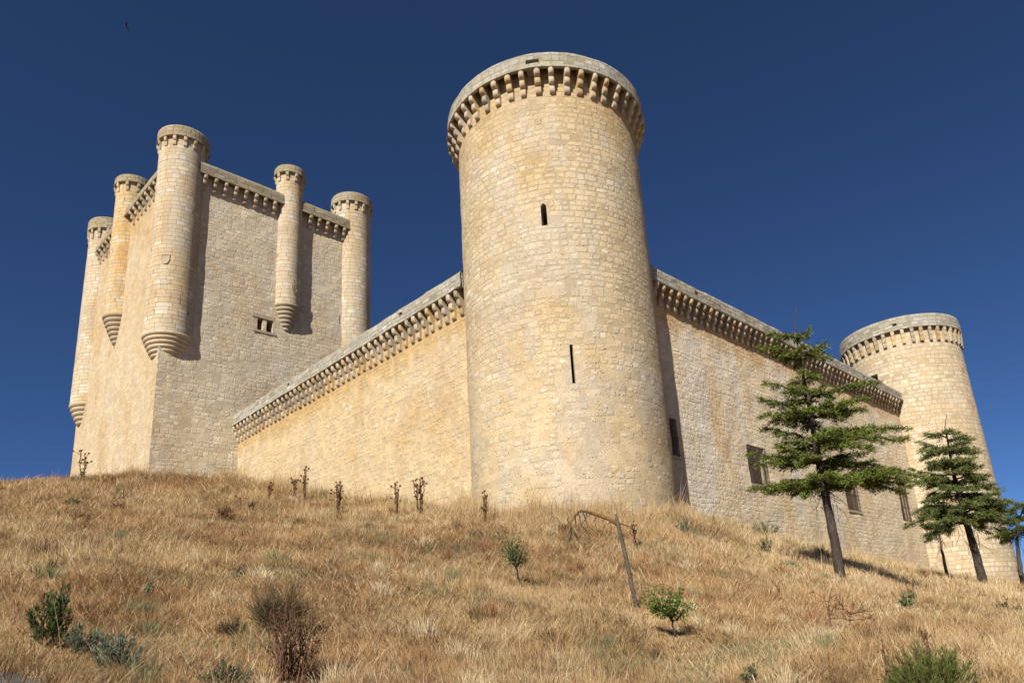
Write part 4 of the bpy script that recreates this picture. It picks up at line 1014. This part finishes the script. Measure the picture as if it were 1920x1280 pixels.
thistle('dry thistle of a close pair, the taller right one', (570, 938), 880, 3, 54, 7)
thistle('dry thistle of a close pair, the lower left one', (549, 940), 897, 3, 55, 7)
thistle('small dry thistle left of the close pair', (506, 940), 907, 2, 56, 6)
thistle('dry thistle in front of the left edge of the near tower', (910, 985), 924, 4, 57, 9)
thistle('short dark dry thistle low on the slope below the keep wall', (452, 954), 930, 1, 58, 4)
thistle('tiny dark thistle beside the short dark one', (470, 963), 945, 2, 59, 8)
thistle('leaning green-stemmed thistle against the left side of the keep', (156, 905), 848, 3, 60, 12, True)
thistle('tall dark seed stalks standing in the large withered shrub', (520, 1290), 1120, 5, 64, 30, group='dry thistles on the left slope')
thistle('dark seed stalks at the right side of the large withered shrub', (575, 1290), 1150, 5, 65, 26, group='dry thistles on the left slope')
thistle('brown seed stalks rising behind the bright green bush at the bottom right', (1750, 1245), 1188, 3, 61, 12, group='dry thistles on the right slope')
thistle('dark seed stalks left of the bright green bush at the bottom right', (1668, 1295), 1208, 4, 62, 12, group='dry thistles on the right slope')
thistle('thin brown seed stalks right of the broken dead tree', (1192, 1030), 978, 3, 63, 8, group='dry thistles on the right slope')
thistle('dry stalk with dark heads at the right end of the leafless bush', (1636, 1180), 1148, 1, 64, 4, group='dry thistles on the right slope')

# weeds that root on the masonry
def wall_tuft(label, x, y, z, n, h, seed, sx=.8, sy=.3):
    r2 = np.random.default_rng(seed); p = np.array([x, y, z]); root = empty('wall_weed', p); tag(root, label, 'weed', 'dry weeds rooted on the masonry')
    mb = MB()
    for k in range(n):
        q = p+np.array([r2.normal(0, sx), r2.normal(0, sy), -.05]); e = q+np.array([r2.normal(0, .3*h), r2.normal(0, .3*h), h*r2.uniform(.5, 1.2)]); mb.tube([q, (q+e)/2+r2.normal(0, h*.05, 3), e], [.014, .011, .004], 3)
    child(mb, 'stems', M['twig'], root)
a_ = R_(255)
wall_tuft('dry weeds on the rim of the widest keep turret', TC[0]+.5, TC[1]-1.35, 42.98, 22, .3, 1, .25, .12)
wall_tuft('dry weeds on the keep parapet left of the right corner turret', 3.6, KY-.1, 41.12, 40, .32, 2, .9, .08)
wall_tuft('dry weeds on the rim of the right corner turret of the keep', KX+KW-.3, KY-.35, 44.28, 14, .3, 3, .2, .1)

# ------------------------------------------------------------------ bird
p = px_dist(237, 51, 40.); root = empty('bird', p); tag(root, 'small dark bird gliding high in the sky above the keep', 'bird')
right = np.array([math.sin(R_(60)), -math.cos(R_(60)), 0]); upv = np.array([0, 0, 1.]); fwd = np.cross(upv, right)
ax = right*.78-upv*.62; sx = right*.55+upv*.75
mb = MB(); t = np.linspace(-.16, .16, 9); mb.tube([p+ax*x for x in t], [.006, .022, .034, .042, .044, .038, .026, .016, .006], 8)
child(mb, 'body', M['feather'], root, True)
for s_ in (1, -1):
    mb = MB(); w0 = p+fwd*.0
    d = (fwd*s_*.9+sx*.22); V = []
    for k, (l, c0, c1) in enumerate([(0, -.06, .06), (.12, -.055, .07), (.26, -.01, .08), (.42, .075, .10)]):
        V += [w0+d*l+ax*c0, w0+d*l+ax*c1, w0+d*l+ax*c1+upv*.008, w0+d*l+ax*c0+upv*.012]
    F = []
    for k in range(3):
        for j in range(4): F.append((k*4+j, k*4+(j+1) % 4, (k+1)*4+(j+1) % 4, (k+1)*4+j))
    F += [(0, 1, 2, 3), (12, 13, 14, 15)]
    mb.add(V, F); child(mb, 'wing', M['feather'], root)
mb = MB(); a = p+ax*.15; mb.add([a-sx*.012, a+sx*.012, a+ax*.10+sx*.035, a+ax*.10-sx*.035, a-sx*.01+fwd*.01, a+sx*.01+fwd*.01, a+ax*.10+sx*.035+fwd*.006, a+ax*.10-sx*.035+fwd*.006], [(0,1,2,3),(4,5,6,7),(0,1,5,4),(1,2,6,5),(2,3,7,6),(3,0,4,7)]); child(mb, 'tail', M['feather'], root)
